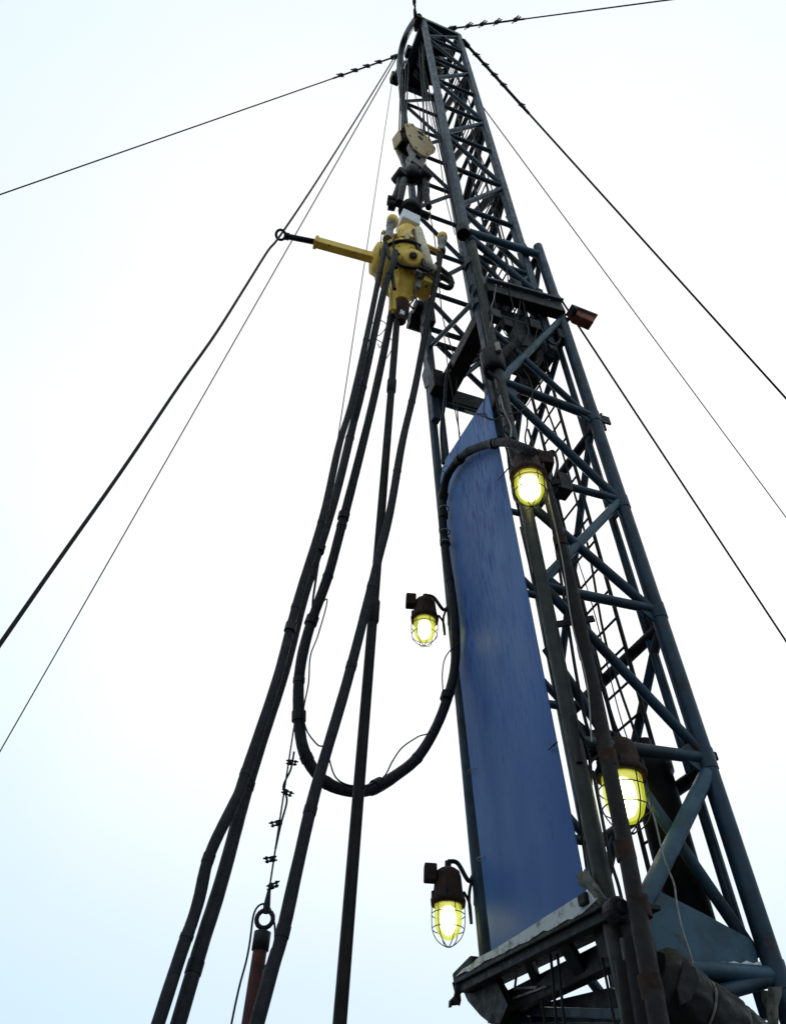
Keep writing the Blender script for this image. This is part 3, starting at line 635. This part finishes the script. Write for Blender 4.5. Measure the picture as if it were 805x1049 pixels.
# gear case
cz = A(413, 282)
lathe(MB(), cz, Z, [(-.18, .16), (-.16, .27), (-.05, .31), (.16, .31), (.20, .33), (.26, .33), (.30, .28), (.32, .2)], 26).build('gear_case', 'yellow_paint', sw)
ring(MB(), cz+Z*.21, Z, .34, .022, 24).build('flange', 'grease', sw)
lathe(MB(), A(411, 309), Z, [(-.02, .085), (0, .095), (.20, .115), (.30, .14), (.42, .19), (.46, .14)], 22).build('stem_cone', 'yellow_paint', sw)
lathe(MB(), A(411, 322), Z, [(-.16, .05), (-.14, .06), (-.05, .065), (-.02, .085), (.20, .09), (.22, .06)], 18).build('stem', 'rust_brown', sw)
x = MB(); box(x, A(411.5, 325)-np.array([0, .06, 0]), gx, gy, Z, .05, .03, .10); x.build('tag', 'white_paint', sw, .005)
# inspection boss facing the camera
lathe(MB(), A(421, 286)-np.array([0, .26, .05]), (.1, -1, -.35), [(0, .05), (0, .13), (.06, .13), (.08, .10), (.08, .05)], 20).build('boss', 'yellow_paint', sw); boss = sw.children[-1]
lathe(MB(), A(421.5, 287)-np.array([0, .35, .07]), (.1, -1, -.35), [(0, .01), (0, .05), (.01, .05), (.01, .01)], 14).build('boss_plug', 'rust_brown', sw)
# left drum and torque arm
e0, e1 = A(402, 270, .02), A(383, 264, -.06)
lathe(MB(), e0, e1-e0, [(-.05, .28), (.05, .29), (.13, .28), (.17, .22), (.24, .2), (.27, .12), (.27, .05)], 24).build('motor_drum', 'yellow_paint', sw)
t0, t1, t2, t3 = A(384, 264.5, -.05), A(322, 247.5, -.18), A(292, 241.5, -.24), A(287.5, 240.3, -.25)
bar(MB(), t0, t1, .125, .10, Z).build('torque_arm', 'yellow_paint', sw, .012)
x = MB(); bar(x, t1, nrm(t0-t1)*.04+t1, .145, .12, Z); x.build('arm_collar', 'yellow_paint', sw, .008)
tube(MB(), t1, t2, .036, 12).build('arm_rod', 'dark_steel', sw)
ring(MB(), t3, nrm(CAM-t3)+np.array([.3, 0, 0]), .058, .017, 18).build('arm_ring', 'dark_steel', sw)
lathe(MB(), t2, t2-t1, [(-.05, .02), (-.05, .048), (0.0, .048), (0.0, .02)], 8).build('arm_nut', 'dark_steel', sw)
# box motor at the right
x = MB(); box(x, A(434.5, 291, .0), gx, gy, Z, .20, .26, .30); x.build('hydraulic_motor', 'yellow_paint', sw, .035)
x = MB(); box(x, A(428, 291, -.18), gx, gy, Z, .06, .05, .20); x.build('motor_bracket', 'grey_steel', sw, .008)
tube(MB(), A(436, 293, -.16), A(438, 293.5, -.16), .02, 8).build('motor_port', 'grease', sw)
# cream goose neck
sweep(MB(), [A(428, 236, -.12), A(431, 246, -.22), A(435, 258, -.26), A(438, 269, -.26), A(441.5, 275, -.18), A(447, 275, -.02)], .058, 14).build('goose_neck', 'cream_paint', sw)
# union bars
sweep(MB(), [A(427, 247, -.1), A(438, 252, -.2), A(446, 256, -.16), A(452, 258, -.12)], .028, 8).build('union_bar', 'yellow_paint', sw)
sweep(MB(), [A(412, 244, -.1), A(403, 241, -.22), A(392, 237.5, -.28)], .03, 8).build('union_bar', 'yellow_paint', sw)
lathe(MB(), A(400, 232, -.26), nrm([-.06, 0, -1]), [(-.12, .03), (-.12, .06), (-.02, .06), (0, .045), (.12, .05), (.28, .05), (.3, .06), (.36, .06)], 14).build('union', 'grey_steel', sw)
lathe(MB(), A(402, 226.5, -.26), Z, [(-.07, .05), (-.05, .075), (.05, .075), (.08, .04)], 12).build('union_cap', 'yellow_paint', sw)
lathe(MB(), A(452.5, 249, -.12), nrm([-.03, 0, -1]), [(-.16, .03), (-.14, .055), (-.02, .055), (0, .045), (.12, .045), (.16, .055), (.24, .055)], 14).build('union', 'grey_steel', sw)
lathe(MB(), A(453, 243, -.12), Z, [(-.06, .04), (-.04, .065), (.04, .065), (.06, .03)], 12).build('union_cap', 'yellow_paint', sw)
x = MB(); bar(x, A(391, 237.5, -.27), A(389, 262, -.2), .012, .012, (1, 0, 0)); x.build('stay_rod', 'dark_steel', sw)
# bails left and right of the neck
sweep(MB(), [A(410, 236, -.14), A(408, 250, -.16), A(405, 268, -.18), A(406, 285, -.2), A(402, 300, -.18), A(402.5, 318, -.1)], .036, 10).build('bail', 'yellow_paint', sw)
sweep(MB(), [A(424, 236, -.14), A(427, 250, -.2), A(431, 262, -.25)], .03, 8).build('bail', 'dark_steel', sw)
# little loops of hydraulic hose
for nm, q in enumerate(([(406, 250), (411, 247), (418, 246), (425, 249), (429, 256), (432, 265), (435, 273), (442, 277)], [(405, 262), (402, 272), (402, 284), (404, 296)], [(404, 267), (411, 272), (420, 274), (432, 275), (440, 278)], [(396, 252), (398, 262), (402, 267), (406, 274)], [(426, 296), (424, 306), (420, 312), (424, 316), (427, 311), (426, 304)])):
    x = MB(); sweep(x, [A(a, b, -.30) for a, b in q], .022 if nm < 4 else .010, 8); x.build('jumper_hose', 'grease', sw)
# goose neck pipe bend on the right
sweep(MB(), [A(447, 281, .08), A(455, 285, .1), A(461, 289, .1), A(462, 293, .1), A(458, 294.5, .1), A(447, 290, .08)], .035, 10).build('return_bend', 'grease', sw)
sweep(MB(), [A(447, 270, .08), A(452, 276, .1), A(460, 283, .12), A(463, 290, .12)], .035, 10).build('return_bend', 'grease', sw)
# loose tie wires between the hoses and the pipe
x = MB(); sweep(x, [A(381, 331, -.08), A(389, 328, -.06), A(396, 333, -.03), A(390, 342, -.04), A(384, 346, -.06), A(391, 351, -.04), A(389, 356, -.04), A(387, 352, -.05)], .0055, 5); tag(x.build('tie_wire', 'grey_wire'), 'thin curled wire looped round the hoses below the yellow swivel', 'wire')
x = MB(); sweep(x, [A(398, 344, .03), A(403, 352, -.02), A(399, 362, .0), A(395, 368, .03)], .005, 5); tag(x.build('tie_wire', 'grey_wire'), 'short wire tying the mud hose to the drill pipe', 'wire')

# ------------------------------------------------------------------ guy ropes
base = np.array([P(MD/2, MW/2, 0)[0], P(MD/2, MW/2, 0)[1], 0])
def guy(label, start, second, r, m='rope', dist=28., clips=(), side=1, via=None, name='guy_rope'):
    p = np.array(start)
    r2 = ray(*second); n_ = np.cross(p-CAM, r2); n_ = n_/np.linalg.norm(n_)
    c0 = (n_ @ CAM)                                    # ground line n.x = c0 with z = 0
    nx, ny = n_[0], n_[1]; L = math.hypot(nx, ny); foot = np.array([nx, ny])*(c0/L**2); dr = np.array([-ny, nx])/L
    t0 = (base[:2]-foot) @ dr; perp = np.linalg.norm(foot+dr*t0-base[:2]); k = math.sqrt(max(dist**2-perp**2, 1))
    e = None
    for sgn in (1, -1):
        g = foot+dr*(t0+sgn*k); g3 = np.array([g[0], g[1], 0.0])
        # the end that lies on the second pixel's side of the start
        q = p+(g3-p)*.3; c = RM.T @ (q-CAM)
        if c[2] > .01:
            px_ = np.array([CX+FPX*c[0]/c[2], CY+FPX*c[1]/c[2]]); cs = RM.T @ (p-CAM); ps_ = np.array([CX+FPX*cs[0]/cs[2], CY+FPX*cs[1]/cs[2]])
            if (px_-ps_) @ (np.array(second)-ps_) > 0: e = g3
        elif e is None: e = g3
    t = thing(name, e, label, 'rope', 'ropes that stay the mast')
    x = MB(); nn = 24; sag = .12
    pts = [p+(e-p)*(i/nn)-np.array([0, 0, sag*4*(i/nn)*(1-i/nn)*0]) for i in range(nn+1)]
    sweep(x, pts, r, 8, False); x.build('rope', m, t)
    d = nrm(e-p); Ltot = np.linalg.norm(e-p)
    if clips:
        sw_ = tube(MB(), p, p+d*(clips[-1]+.25), r*1.45, 8); sw_.build('doubled_end', m, t)
        for s in clips:
            c = p+d*s; _, a_, b_ = frame(d); x = MB()
            box(x, c+a_*.03, d, a_, b_, .07, .08, .07); tube(x, c+a_*.03-b_*.02, c+a_*.17+d*.03, .015, 6); tube(x, c-a_*.06+b_*.02, c+a_*.15+b_*.03, .015, 6); tube(x, c-a_*.05-b_*.02-d*.02, c-a_*.10-b_*.02, .014, 6); x.build('rope_clip', 'grease', t)
        box_ = MB(); box(box_, p+d*.06, d, *frame(d)[1:], .2, .11, .09); box_.build('shackle', 'grease', t, .02)
    # anchor: a peg in the ground
    lathe(MB(), e+np.array([0, 0, -.3]), Z, [(0, .05), (.55, .05), (.57, .07), (.62, .07), (.62, .02)], 12).build('anchor_peg', 'dark_steel', t)
    return t, p, e
LFt = onA(406.5, 57, ua0-.10)
guy('dark guy rope with clips running from the crown to the left frame edge', LFt, (0, 199), .014, clips=(.5, .85, 1.2, 1.6))
guy('guy rope with clips leaving the crown towards the upper right corner', onB(461, 29, ub+.12), (680, 0), .014, clips=(.5, .9, 1.3, 1.8), dist=26)
guy('thickest guy rope with clips slanting down to the right frame edge', onB(475, 42, ub-.03), (805, 408), .021, clips=(.4, .7, 1., 1.3, 1.9), dist=26)
guy('thin grey guy rope on the right, second from the top', onB(490, 100, ub)+MU*.05+MV*.06, (805, 530), .010, 'rope_grey', dist=30)
guy('lowest dark guy rope on the right, passing behind the floodlight', onB(519, 215, ub)+MU*.03+MV*.08, (805, 657), .015, dist=22)
guy('thin pale guy rope at left, below the rope through the arm ring', LFt+MV*.06, (0, 770), .0135, 'rope_grey', dist=22)
# anti-rotation rope: threads the ring on the torque arm and bends slightly there
st_, s0, s1 = None, LFt+MV*.02+MU*-.04, t3
r2 = ray(0, 660); n_ = np.cross(t3-CAM, r2); 
ax0 = nrm(s1-s0)
best = None
for Y in np.linspace(.5, 4.5, 81):
    q = atY(0, 660, Y); d = nrm(q-t3); c = d @ ax0
    if best is None or c > best[0]: best = (c, q, d)
q, d = best[1], best[2]; e = q+d*((q[2])/-d[2])
gr = thing('guide_rope', e, 'dark rope from the crown threaded through the ring of the yellow torque arm', 'rope', 'ropes that stay the mast')
mid = (s0+s1)/2
pts = [s0, s0+(s1-s0)*.4+np.array([.02, 0, 0]), s0+(s1-s0)*.8+np.array([.02, 0, -.03]), s1, s1+(q-s1)*.08+np.array([-.02, 0, 0]), s1+(q-s1)*.22, s1+(q-s1)*.4+np.array([.025, 0, 0]), s1+(q-s1)*.55+np.array([.015, 0, 0]), s1+(q-s1)*.75+np.array([.02, 0, 0]), q, e]
x = MB(); sweep(x, pts, .014, 8, True, 5); x.build('rope', 'rope', gr)
lathe(MB(), e+np.array([0, 0, -.3]), Z, [(0, .05), (.4, .05), (.42, .02)], 12).build('anchor_peg', 'dark_steel', gr)
# short line standing up from the crown towards the top edge
guy('short clipped rope end pointing straight up from the crown tip', P(ua0-.08, ub+.2, TH+.18), (424, -3), .012, clips=(.35, .7), dist=30)

# counterweight on a plumb line from the snatch block
sx, sy, szz = sb[0]-.05, sb[1]-.03, sb[2]-.1
def zat(ypix):
    lo, hi = .1, 20
    for _ in range(50):
        mid_ = (lo+hi)/2; c = RM.T @ (np.array([sx, sy, mid_])-CAM); yy = CY+FPX*c[1]/c[2]
        if yy > ypix: lo = mid_
        else: hi = mid_
    return lo
cw = thing('counterweight', (sx, sy, .35), 'dark red tube counterweight hanging on a clipped wire at lower left', 'counterweight')
zr = zat(937)
tube(MB(), (sx, sy, .35), (sx, sy, zr-.11), .046, 16).build('tube', 'red_tube', cw)
lathe(MB(), (sx, sy, zr-.16), Z, [(-.06, .04), (-.06, .056), (.05, .056), (.06, .03)], 16).build('cap', 'dark_steel', cw)
ring(MB(), (sx, sy, zr-.03), (.1, 1, 0), .055, .016, 16).build('ring', 'dark_steel', cw)
tube(MB(), (sx, sy, zr+.03), (sx, sy, szz), .0065, 6).build('wire', 'rope', cw)
lathe(MB(), (sx, sy, zat(928)), Z, [(-.05, .02), (.0, .024), (.10, .012)], 8).build('thimble', 'dark_steel', cw)
for yy, k in ((909, .03), (880, -.04), (843, -.04), (811, .02), (781, .02)):
    c = np.array([sx, sy, zat(yy)]); x = MB(); g_ = k*31+yy; ux = nrm([1 if k > 0 else -1, .4*math.sin(g_), .35*math.sin(g_*1.7)]); uy = nrm(np.cross(Z, ux)); uz = np.cross(ux, uy)
    box(x, c+ux*.014, ux, uy, uz, .028, .034, .032); sweep(x, [c+uz*.012-ux*.02, c+uz*.012+ux*.075, ], .007, 6, False); sweep(x, [c-uz*.012-ux*.02, c-uz*.012+ux*.065], .007, 6, False); tube(x, c+ux*.045+uz*.012, c+ux*.06+uz*.012, .013, 6); tube(x, c+ux*.042-uz*.012, c+ux*.056-uz*.012, .013, 6); tube(x, c-Z*.022, c+Z*.02, .010, 7); x.build('rope_clip', 'grease', cw)
sweep(MB(), [(sx, sy, zat(870)), (sx+.012, sy, zat(845)), (sx+.03, sy, zat(820)), (sx-.012, sy, zat(806)), (sx+.025, sy, zat(788)), (sx+.03, sy, zat(770))], .008, 6).build('wire_tail', 'rope', cw)
sweep(MB(), [(sx+.03, sy, zr-.35), (sx+.085, sy, zr-.22), (sx+.07, sy, zr-.06), (sx, sy, zr+.06), (sx-.075, sy, zr+.01), (sx-.075, sy, zr-.25), (sx-.11, sy, zr-.8), (sx-.13, sy, .25)], .007, 6).build('cord', 'rope', cw)

# ------------------------------------------------------------------ lamps
def lamp(px_, py_, plane, s, label, arm_to, box_side=-1, tilt=(0, 0), hot=.92, hm='dark_brown'):
    c = plane(px_, py_)                                  # centre of the flange
    ax = nrm([tilt[0], tilt[1], -1])
    t = thing('cage_lamp', c-Z*.25*s, label, 'lamp', 'lit cage lamps on the mast')
    lathe(MB(), c, -ax, [(-.015, .07*s), (-.015, .112*s), (.02, .116*s), (.045, .106*s), (.09, .096*s), (.175, .088*s), (.215, .078*s), (.235, .052*s), (.24, .02*s)], 24).build('housing', hm, t)
    for k in range(6):
        g = k*math.pi/3+.3; p = c+np.array([math.cos(g), math.sin(g), 0])*.108*s+Z*.03; tube(MB(), p-Z*.03, p+Z*.035, .010*s, 6).build('bolt', 'dark_steel', t)
    tube(MB(), c+Z*.22, c+Z*.29, .022*s, 8).build('hanger', 'grease', t)
    # junction box at the side
    jb = c+Z*.19+np.array([box_side*.12*s, -.02, 0]); x = MB(); box(x, jb, (1, 0, 0), (0, 1, 0), Z, .085*s, .09*s, .11*s); x.build('junction_box', 'dark_brown', t, .012)
    tube(MB(), jb, jb+np.array([-box_side*.06*s, .02, 0]), .03*s, 10).build('gland', 'grease', t)
    gl = [(-.01, .083*s), (.06*s, .086*s), (.14*s, .083*s), (.19*s, .068*s), (.225*s, .042*s), (.24*s, .012*s)]
    gl = [(z*.9, r*1.04) for z, r in gl]; gg = lathe(MB(), c, ax, gl, 24).build('glass', 'lamp_glass', t)
    lathe(MB(), c, ax, [(.02, .02*s), (.035*s, .05*s*hot), (.08*s, .056*s*hot), (.14*s, .054*s*hot), (.175*s, .034*s*hot), (.19*s, .008*s)], 18).build('bulb', 'bulb', gg)
    lathe(MB(), c, ax, [(z*.94+.003, r*.84) for z, r in gl], 22).build('glow_shell', 'lamp_glow', gg)  # no real lamp part: added shell whose glow softens the bulb's edge
    cg = MB(); d, a_, b_ = frame(ax)
    for k in range(6):
        g = k*math.pi/3+.2; w = math.cos(g)*a_+math.sin(g)*b_
        sweep(cg, [c+d*z+w*r for z, r in ((0, .106*s), (.08*s, .107*s), (.155*s, .102*s), (.21*s, .078*s), (.245*s, .038*s), (.258*s, .004))], .0031*s, 5, True, 4)
    ring(cg, c+d*.155*s, d, .103*s, .0031*s, 24, 5); ring(cg, c+d*.07*s, d, .108*s, .0031*s, 24, 5)
    cg.build('cage', 'dark_steel', t)
    at = np.array(arm_to(c)); top = c+Z*.29
    sweep(MB(), [top, top+(at-top)*.35+Z*.05, top+(at-top)*.75+Z*.0, at+Z*.12], .017, 8).build('bracket', 'dark_steel', t)
    sweep(MB(), [at+Z*.14, at+(c-at)*.25-Z*.02, at+(c-at)*.2-Z*.22, c+(at-c)*.75-Z*.08, c+(at-c)*.55+Z*.02], .011, 8).build('conduit', 'grease', t)
    pl = MB(); tube(pl, at-Z*.12, at+Z*.2, .022, 8); pl.build('mount', 'dark_steel', t)
    return t
def toLF(c):
    h = hof(c)+.12; return P(-.02, MW+.015, h)
def toRF(c): return P(-.02, -.05, hof(c)+.1)
lamp(435, 635, lambda x, y: onA(x, y, -.28), 1.12, 'small lit cage lamp left of the blue sheet beside the mud hose', toLF, -1)
lamp(459, 926, lambda x, y: onA(x, y, -.24), 1.08, 'lit cage lamp at lower left corner of the blue sheet', toLF, -1)
lamp(541, 489, lambda x, y: onB(x, y, -.16), 1.32, 'glaring lit lamp under the hose arch on the right mast leg', toRF, 1, hot=1.15, hm='rust_brown')
lamp(636, 795, lambda x, y: onB(x, y, .06), 1.42, 'largest lit cage lamp, half hidden behind the standpipe', toRF, -1, hot=.92)

# floodlight box on the rear right leg
fc = onB(592, 331)
fl = thing('floodlight', fc, 'unlit rusty red floodlight box sticking out right of the rear leg', 'floodlight')
fx = nrm(MU*.96-MA*.02); fy = nrm(np.cross(MA, fx)); fz = np.cross(fx, fy)
x = MB(); ff = fc-fy*.14
prism(x, [fc-fx*.14+fz*.08, fc+fx*.17+fz*.06, fc+fx*.12-fz*.09, fc-fx*.10-fz*.06], -fy*.12); x.build('body', 'red_brown', fl, .012)
x = MB(); prism(x, [fc-fx*.15+fz*.082, fc+fx*.19+fz*.062, fc+fx*.19+fz*.08, fc-fx*.15+fz*.10], -fy*.15); x.build('top_rim', 'grey_steel', fl)
x = MB(); bar(x, fc-fx*.30, fc-fx*.12, .04, .03, MA); x.build('arm', 'dark_steel', fl)
x = MB(); tube(x, fc-fx*.16-fy*.13, fc-fx*.11-fy*.13, .05, 12); x.build('hinge', 'dark_steel', fl)

# ------------------------------------------------------------------ tarpaulin roll at the lower right
rnd = random.Random(11)
ta, tb_ = onB(664, 1003, -.20), onB(822, 1124, -.20)
tx = MB(); nn, kk = 90, 56; v = []; d_, a_, b_ = frame(tb_-ta)
for i in range(nn):
    f = i/(nn-1); c = ta+(tb_-ta)*f; rr = .180+.006*math.sin(f*17)-.022*sum(math.exp(-((f-k_)/.012)**2) for k_ in (.30, .52, .74))
    for j in range(kk):
        g = 2*math.pi*j/kk
        w = rr*(1+.02*math.sin(3*g+f*4)+.022*abs(math.sin(5*g+f*9+.5*math.sin(f*14)))+.022*math.sin(11*g-f*16+.8*math.sin(f*29))+.010*math.sin(19*g+f*41))+rnd.uniform(-.002, .002)
        w *= min(1, .75+i*.06, .75+(nn-1-i)*.06)
        v.append(c+w*(math.cos(g)*a_+math.sin(g)*b_))
tx.add(v, [[i*kk+j, i*kk+(j+1) % kk, (i+1)*kk+(j+1) % kk, (i+1)*kk+j] for i in range(nn-1) for j in range(kk)])
tx.add(v[:kk], [list(range(kk))]); tx.add(v[-kk:], [list(range(kk))[::-1]])
tp = thing('tarpaulin_bundle', ta, 'black wrinkled tarpaulin bundle slung across the lower right mast foot', 'tarpaulin')
to = tx.build('wrap', 'tarp', tp)
sd = to.modifiers.new('smooth', 'SUBSURF'); sd.levels = 1; sd.render_levels = 1
for k_ in (.30, .52, .74):
    c = ta+(tb_-ta)*k_; ring(MB(), c, tb_-ta, .170, .007, 26, 6).build('tie_cord', 'cloth', tp)
fp = [onB(*q, -.42) for q in ((700, 985), (712, 992), (716, 1004), (708, 1024), (698, 1030), (694, 1012), (698, 998))]
x = MB(); prism(x, fp, MV*.012); fo = x.build('loose_flap', 'tarp', tp)

# column of pipes and the dark hinge gear beside the sill
hg = thing('greasy_stand', onA(650, 1049, -.05), 'black greasy stand below the right end of the sill frame', 'stand')
x = MB(); p, q = onA(652, 962, -.05), onA(668, 1049, -.05); d = q-p; tube(x, p, p+d*(p[2]/(p[2]-q[2])), .085, 16); x.build('column', 'grease', hg)
x = MB(); p, q = onA(640, 985, -.10), onA(648, 1049, -.10); d = q-p; tube(x, p, p+d*(p[2]/(p[2]-q[2])), .050, 16); x.build('guide_tube', 'pipe_steel', hg)

# ------------------------------------------------------------------ loose wiring on the right front leg
def wire(label, pts, r=.006, m='rope', B=-.06):
    x = MB(); sweep(x, [onB(a, b, B) for a, b in pts], r, 6, True, 6); return tag(x.build('cable', m), label, 'cable')
wire('pale thin cable dangling from the largest lamp to the tarpaulin', [(664, 822), (671, 842), (680, 880), (690, 905), (693, 925), (698, 950), (706, 975), (711, 993), (713, 1004)], .0055, 'grey_wire', -.3)
wire('black cable along the green-lit leg, left strand', [(533, 540), (545, 590), (560, 650), (580, 730), (596, 770), (612, 850), (622, 900)], .009, 'rope', .02)
wire('black cable sagging between leg and standpipe', [(558, 500), (566, 540), (574, 590), (582, 640), (590, 690), (600, 740), (612, 770)], .012, 'rope', -.02)
wire('pale thin cable hung beside the standpipe top', [(556, 480), (562, 510), (570, 545), (577, 580), (586, 640), (601, 700), (606, 760)], .005, 'grey_wire', -.2)
wire('curled wire loop on the leg above the hose arch', [(502, 395), (496, 410), (497, 425), (505, 430), (520, 424), (535, 420), (545, 405), (543, 390), (536, 378)], .006, 'rope', -.1)
wire('light cable taped on the leg under the lock cylinder', [(512, 405), (516, 420), (523, 436), (523, 448)], .008, 'grey_wire', -.12)
wire('thin cable dangling from the lock beam', [(517, 260), (519, 275), (522, 300), (527, 320), (530, 345), (536, 352), (541, 340), (536, 325)], .007, 'rope', -.1)
wire('pale cable hanging at the lock beam end', [(508, 292), (506, 305), (503, 315), (504, 325), (502, 335)], .005, 'grey_wire', -.1)
wire('black hose strand behind the standpipe lower half', [(600, 640), (610, 680), (622, 720), (630, 745), (640, 765)], .016, 'rubber', .25)
wire('thin wire running up past the ladder', [(592, 575), (602, 605), (612, 640), (624, 690), (634, 730), (645, 765)], .005, 'rope', .3)
wire('black cable pair strand along lower leg', [(607, 790), (615, 830), (625, 880), (634, 910), (645, 960), (652, 1000)], .010, 'rope', -.1)

# ------------------------------------------------------------------ small fittings
for k in range(14):
    g = 2*math.pi*k/14; p = cz+np.array([math.cos(g), math.sin(g), 0])*.305; tube(MB(), p+Z*.13, p+Z*.19, .018, 6).build('flange_bolt', 'yellow_paint', sw)
for k in range(8):
    g = 2*math.pi*k/8; d = nrm(e1-e0); _, a1, b1 = frame(d); p = e0+d*.17+(math.cos(g)*a1+math.sin(g)*b1)*.20; tube(MB(), p, p+d*.03, .02, 6).build('drum_bolt', 'yellow_paint', sw)
for q0_, q1_, r_ in (((407, 248), (409, 262), .026), ((421, 247), (423, 262), .024), ((417, 240), (417, 262), .03)):
    tube(MB(), A(*q0_, -.20), A(*q1_, -.27), r_, 10).build('stud', 'cream_paint', sw)
x = MB(); prism(x, [A(398, 292, -.2), A(404, 296, -.2), A(406, 312, -.13), A(402, 318, -.12), A(400, 305, -.16)], np.array([0, .05, 0])); x.build('guard_bracket', 'yellow_paint', sw, .006)
x = MB(); box(x, A(414, 248, -.22), gx, gy, Z, .14, .05, .10); x.build('valve_block', 'yellow_paint', sw, .012)
x = MB(); box(x, A(430, 280, -.25), gx, gy, Z, .12, .08, .09); x.build('valve_block', 'grey_steel', sw, .012)
for k, q in enumerate(([(406, 240), (403, 247), (404, 256), (409, 260)], [(429, 284), (433, 280), (440, 283), (445, 288)])):
    x = MB(); sweep(x, [A(a, b, -.31) for a, b in q], .013, 7); x.build('jumper_hose', 'rubber', sw)
for u_, w_ in ((-.26, .18), (-.17, .37), (.03, .41), (.18, .34), (.27, .15), (.14, -.33), (-.07, -.42), (-.20, -.15)):
    p = bc+bsx*u_+Z*w_+bnx*.158; lathe(MB(), p, bnx, [(0, .01), (0, .022), (.02, .022), (.02, .008)], 6, True).build('cheek_bolt', 'tan_paint', tb)
# weld collars and gussets at the lattice joints
for i, h in enumerate(nodes):
    for fb, sg in ((ub, -1), (ub1, 1)):
        for a_n, sa in ((ua0, 1), (ua1, -1)):
            x = MB(); c = P(a_n+sa*.05, fb, h); prism(x, [c-MA*.10, c+MA*.10, c+MA*.03+MU*sa*.10, c-MA*.03+MU*sa*.10], MV*.012); x.build('node_gusset', 'mast_paint', upper)
for x0, y0 in ((602, 425), (630, 511), (668, 624), (729, 778)):
    h = hof(onB(x0, y0)); c = P(MD-.055, -.01, h); x = MB(); prism(x, [c-MA*.13, c+MA*.13, c+MA*.04-MU*.12, c-MA*.04-MU*.12], MV*.016); x.build('node_gusset', 'mast_paint', lower)
    c = P(.05, -.01, h); x = MB(); prism(x, [c-MA*.12, c+MA*.12, c+MA*.03+MU*.11, c-MA*.03+MU*.11], MV*.016); x.build('node_gusset', 'mast_paint', lower)
# service cables strung up the inside of the lattice
cr_ = random.Random(21)
spots = [('black service cable nearest the ladder inside the mast', .75, .30), ('black service cable behind the right front leg', .10, .22), ('thin service cable in the middle of the open mast', .45, .75), ('service cable close to the left front leg inside', .12, 1.05), ('service cable on the rear left side of the lattice', .70, 1.00)]
for lab, a, b in spots:
    pts = [P(a+cr_.uniform(-.05, .05), b+cr_.uniform(-.05, .05), 1.2+1.1*i) for i in range(16)]
    pts = [P(a, b, HG(a, b))] + pts
    x = MB(); sweep(x, pts, cr_.choice([.008, .011, .014]), 6, True, 5); tag(x.build('service_cable', 'rope'), lab, 'cable', 'cables strung inside the lattice')
wire('black cable bundle wrapped round the right front leg', [(500, 380), (512, 392), (508, 402), (516, 410), (511, 420), (522, 430), (516, 440), (528, 450)], .011, 'rubber', -.07)
wire('second dark cable looped by the lamp bracket', [(553, 470), (566, 462), (571, 476), (568, 492), (573, 500)], .014, 'rubber', -.1)
wire('black cable swinging from the lock beam to the ladder', [(520, 330), (528, 352), (524, 372), (534, 390), (532, 410), (540, 430), (538, 452), (548, 470)], .008, 'rope', .05)
wire('dark hose curling under the lock beam', [(540, 345), (556, 352), (556, 362), (546, 372), (541, 366), (550, 354)], .010, 'rubber', .1)
wire('short bolt rod standing by the hose arch', [(541, 440), (544, 450), (547, 462)], .012, 'dark_steel', -.02)
wire('thin wire from the lock beam to the right leg collar', [(478, 245), (488, 275), (498, 300), (496, 320), (500, 345)], .006, 'rope', -.1)

# ------------------------------------------------------------------ clutter at the lock between the two mast sections
lathe(MB(), P(.35, .22, RH+.55), MV, [(0, .05), (0, .22), (.02, .23), (.04, .19), (.06, .19), (.08, .23), (.10, .22), (.10, .05)], 24).build('guide_sheave', 'dark_steel', lower)
for a0, b0, h0, a1, b1, h1, r_ in ((0.02, .12, RH+.1, 0.02, MW-.06, RH+.9, .03), (ua0, ub, RH-.1, ua1, ub, RH+.8, .028), (.85, .1, RH-.1, ua0, .1, RH+1.2, .03), (ua0, ub1, RH+.1, ua1, ub1, RH+1.1, .03), (MD, .1, RH-.3, MD, MW-.1, RH-1.3, .034)):
    pt('lock_strut', 'mast_paint', lower, P(a0, b0, h0), P(a1, b1, h1), r_)
for a_, b_, h_, sz in ((.45, -.06, RH+.32, .10), (.75, -.06, RH+.34, .08), (.62, .05, RH-.3, .14), (.25, .02, RH-.5, .10), (.95, .03, RH-.35, .13), (.05, -.06, RH-.55, .12)):
    x = MB(); box(x, P(a_, b_, h_), MU, MV, MA, sz, sz*.8, sz*1.3); x.build('lock_bracket', 'dark_steel', lower, .012)
x = MB(); sweep(x, [P(.85, .05, RH-.15), P(.90, .0, RH-.45), P(.78, .0, RH-.62), P(.70, .02, RH-.40), P(.72, .04, RH-.1)], .014, 8); x.build('safety_loop', 'dark_steel', lower)
wire('grey cable draped in two loops under the lock beam', [(505, 300), (512, 330), (522, 345), (530, 325), (534, 305), (540, 330), (546, 350), (552, 330)], .006, 'rope', -.08)
wire('black rope end hanging inside the lock frame', [(455, 345), (458, 370), (462, 395), (466, 420), (471, 445)], .006, 'rope', .9)
wire('black hydraulic line rising beside the left front leg', [(461, 372), (457, 390), (455, 415), (452, 440), (454, 475)], .018, 'rubber', 1.0)
wire('thin rope strung across the upper lattice front', [(432, 60), (436, 90), (441, 120), (450, 160), (456, 200), (466, 240)], .007, 'rope', .5)
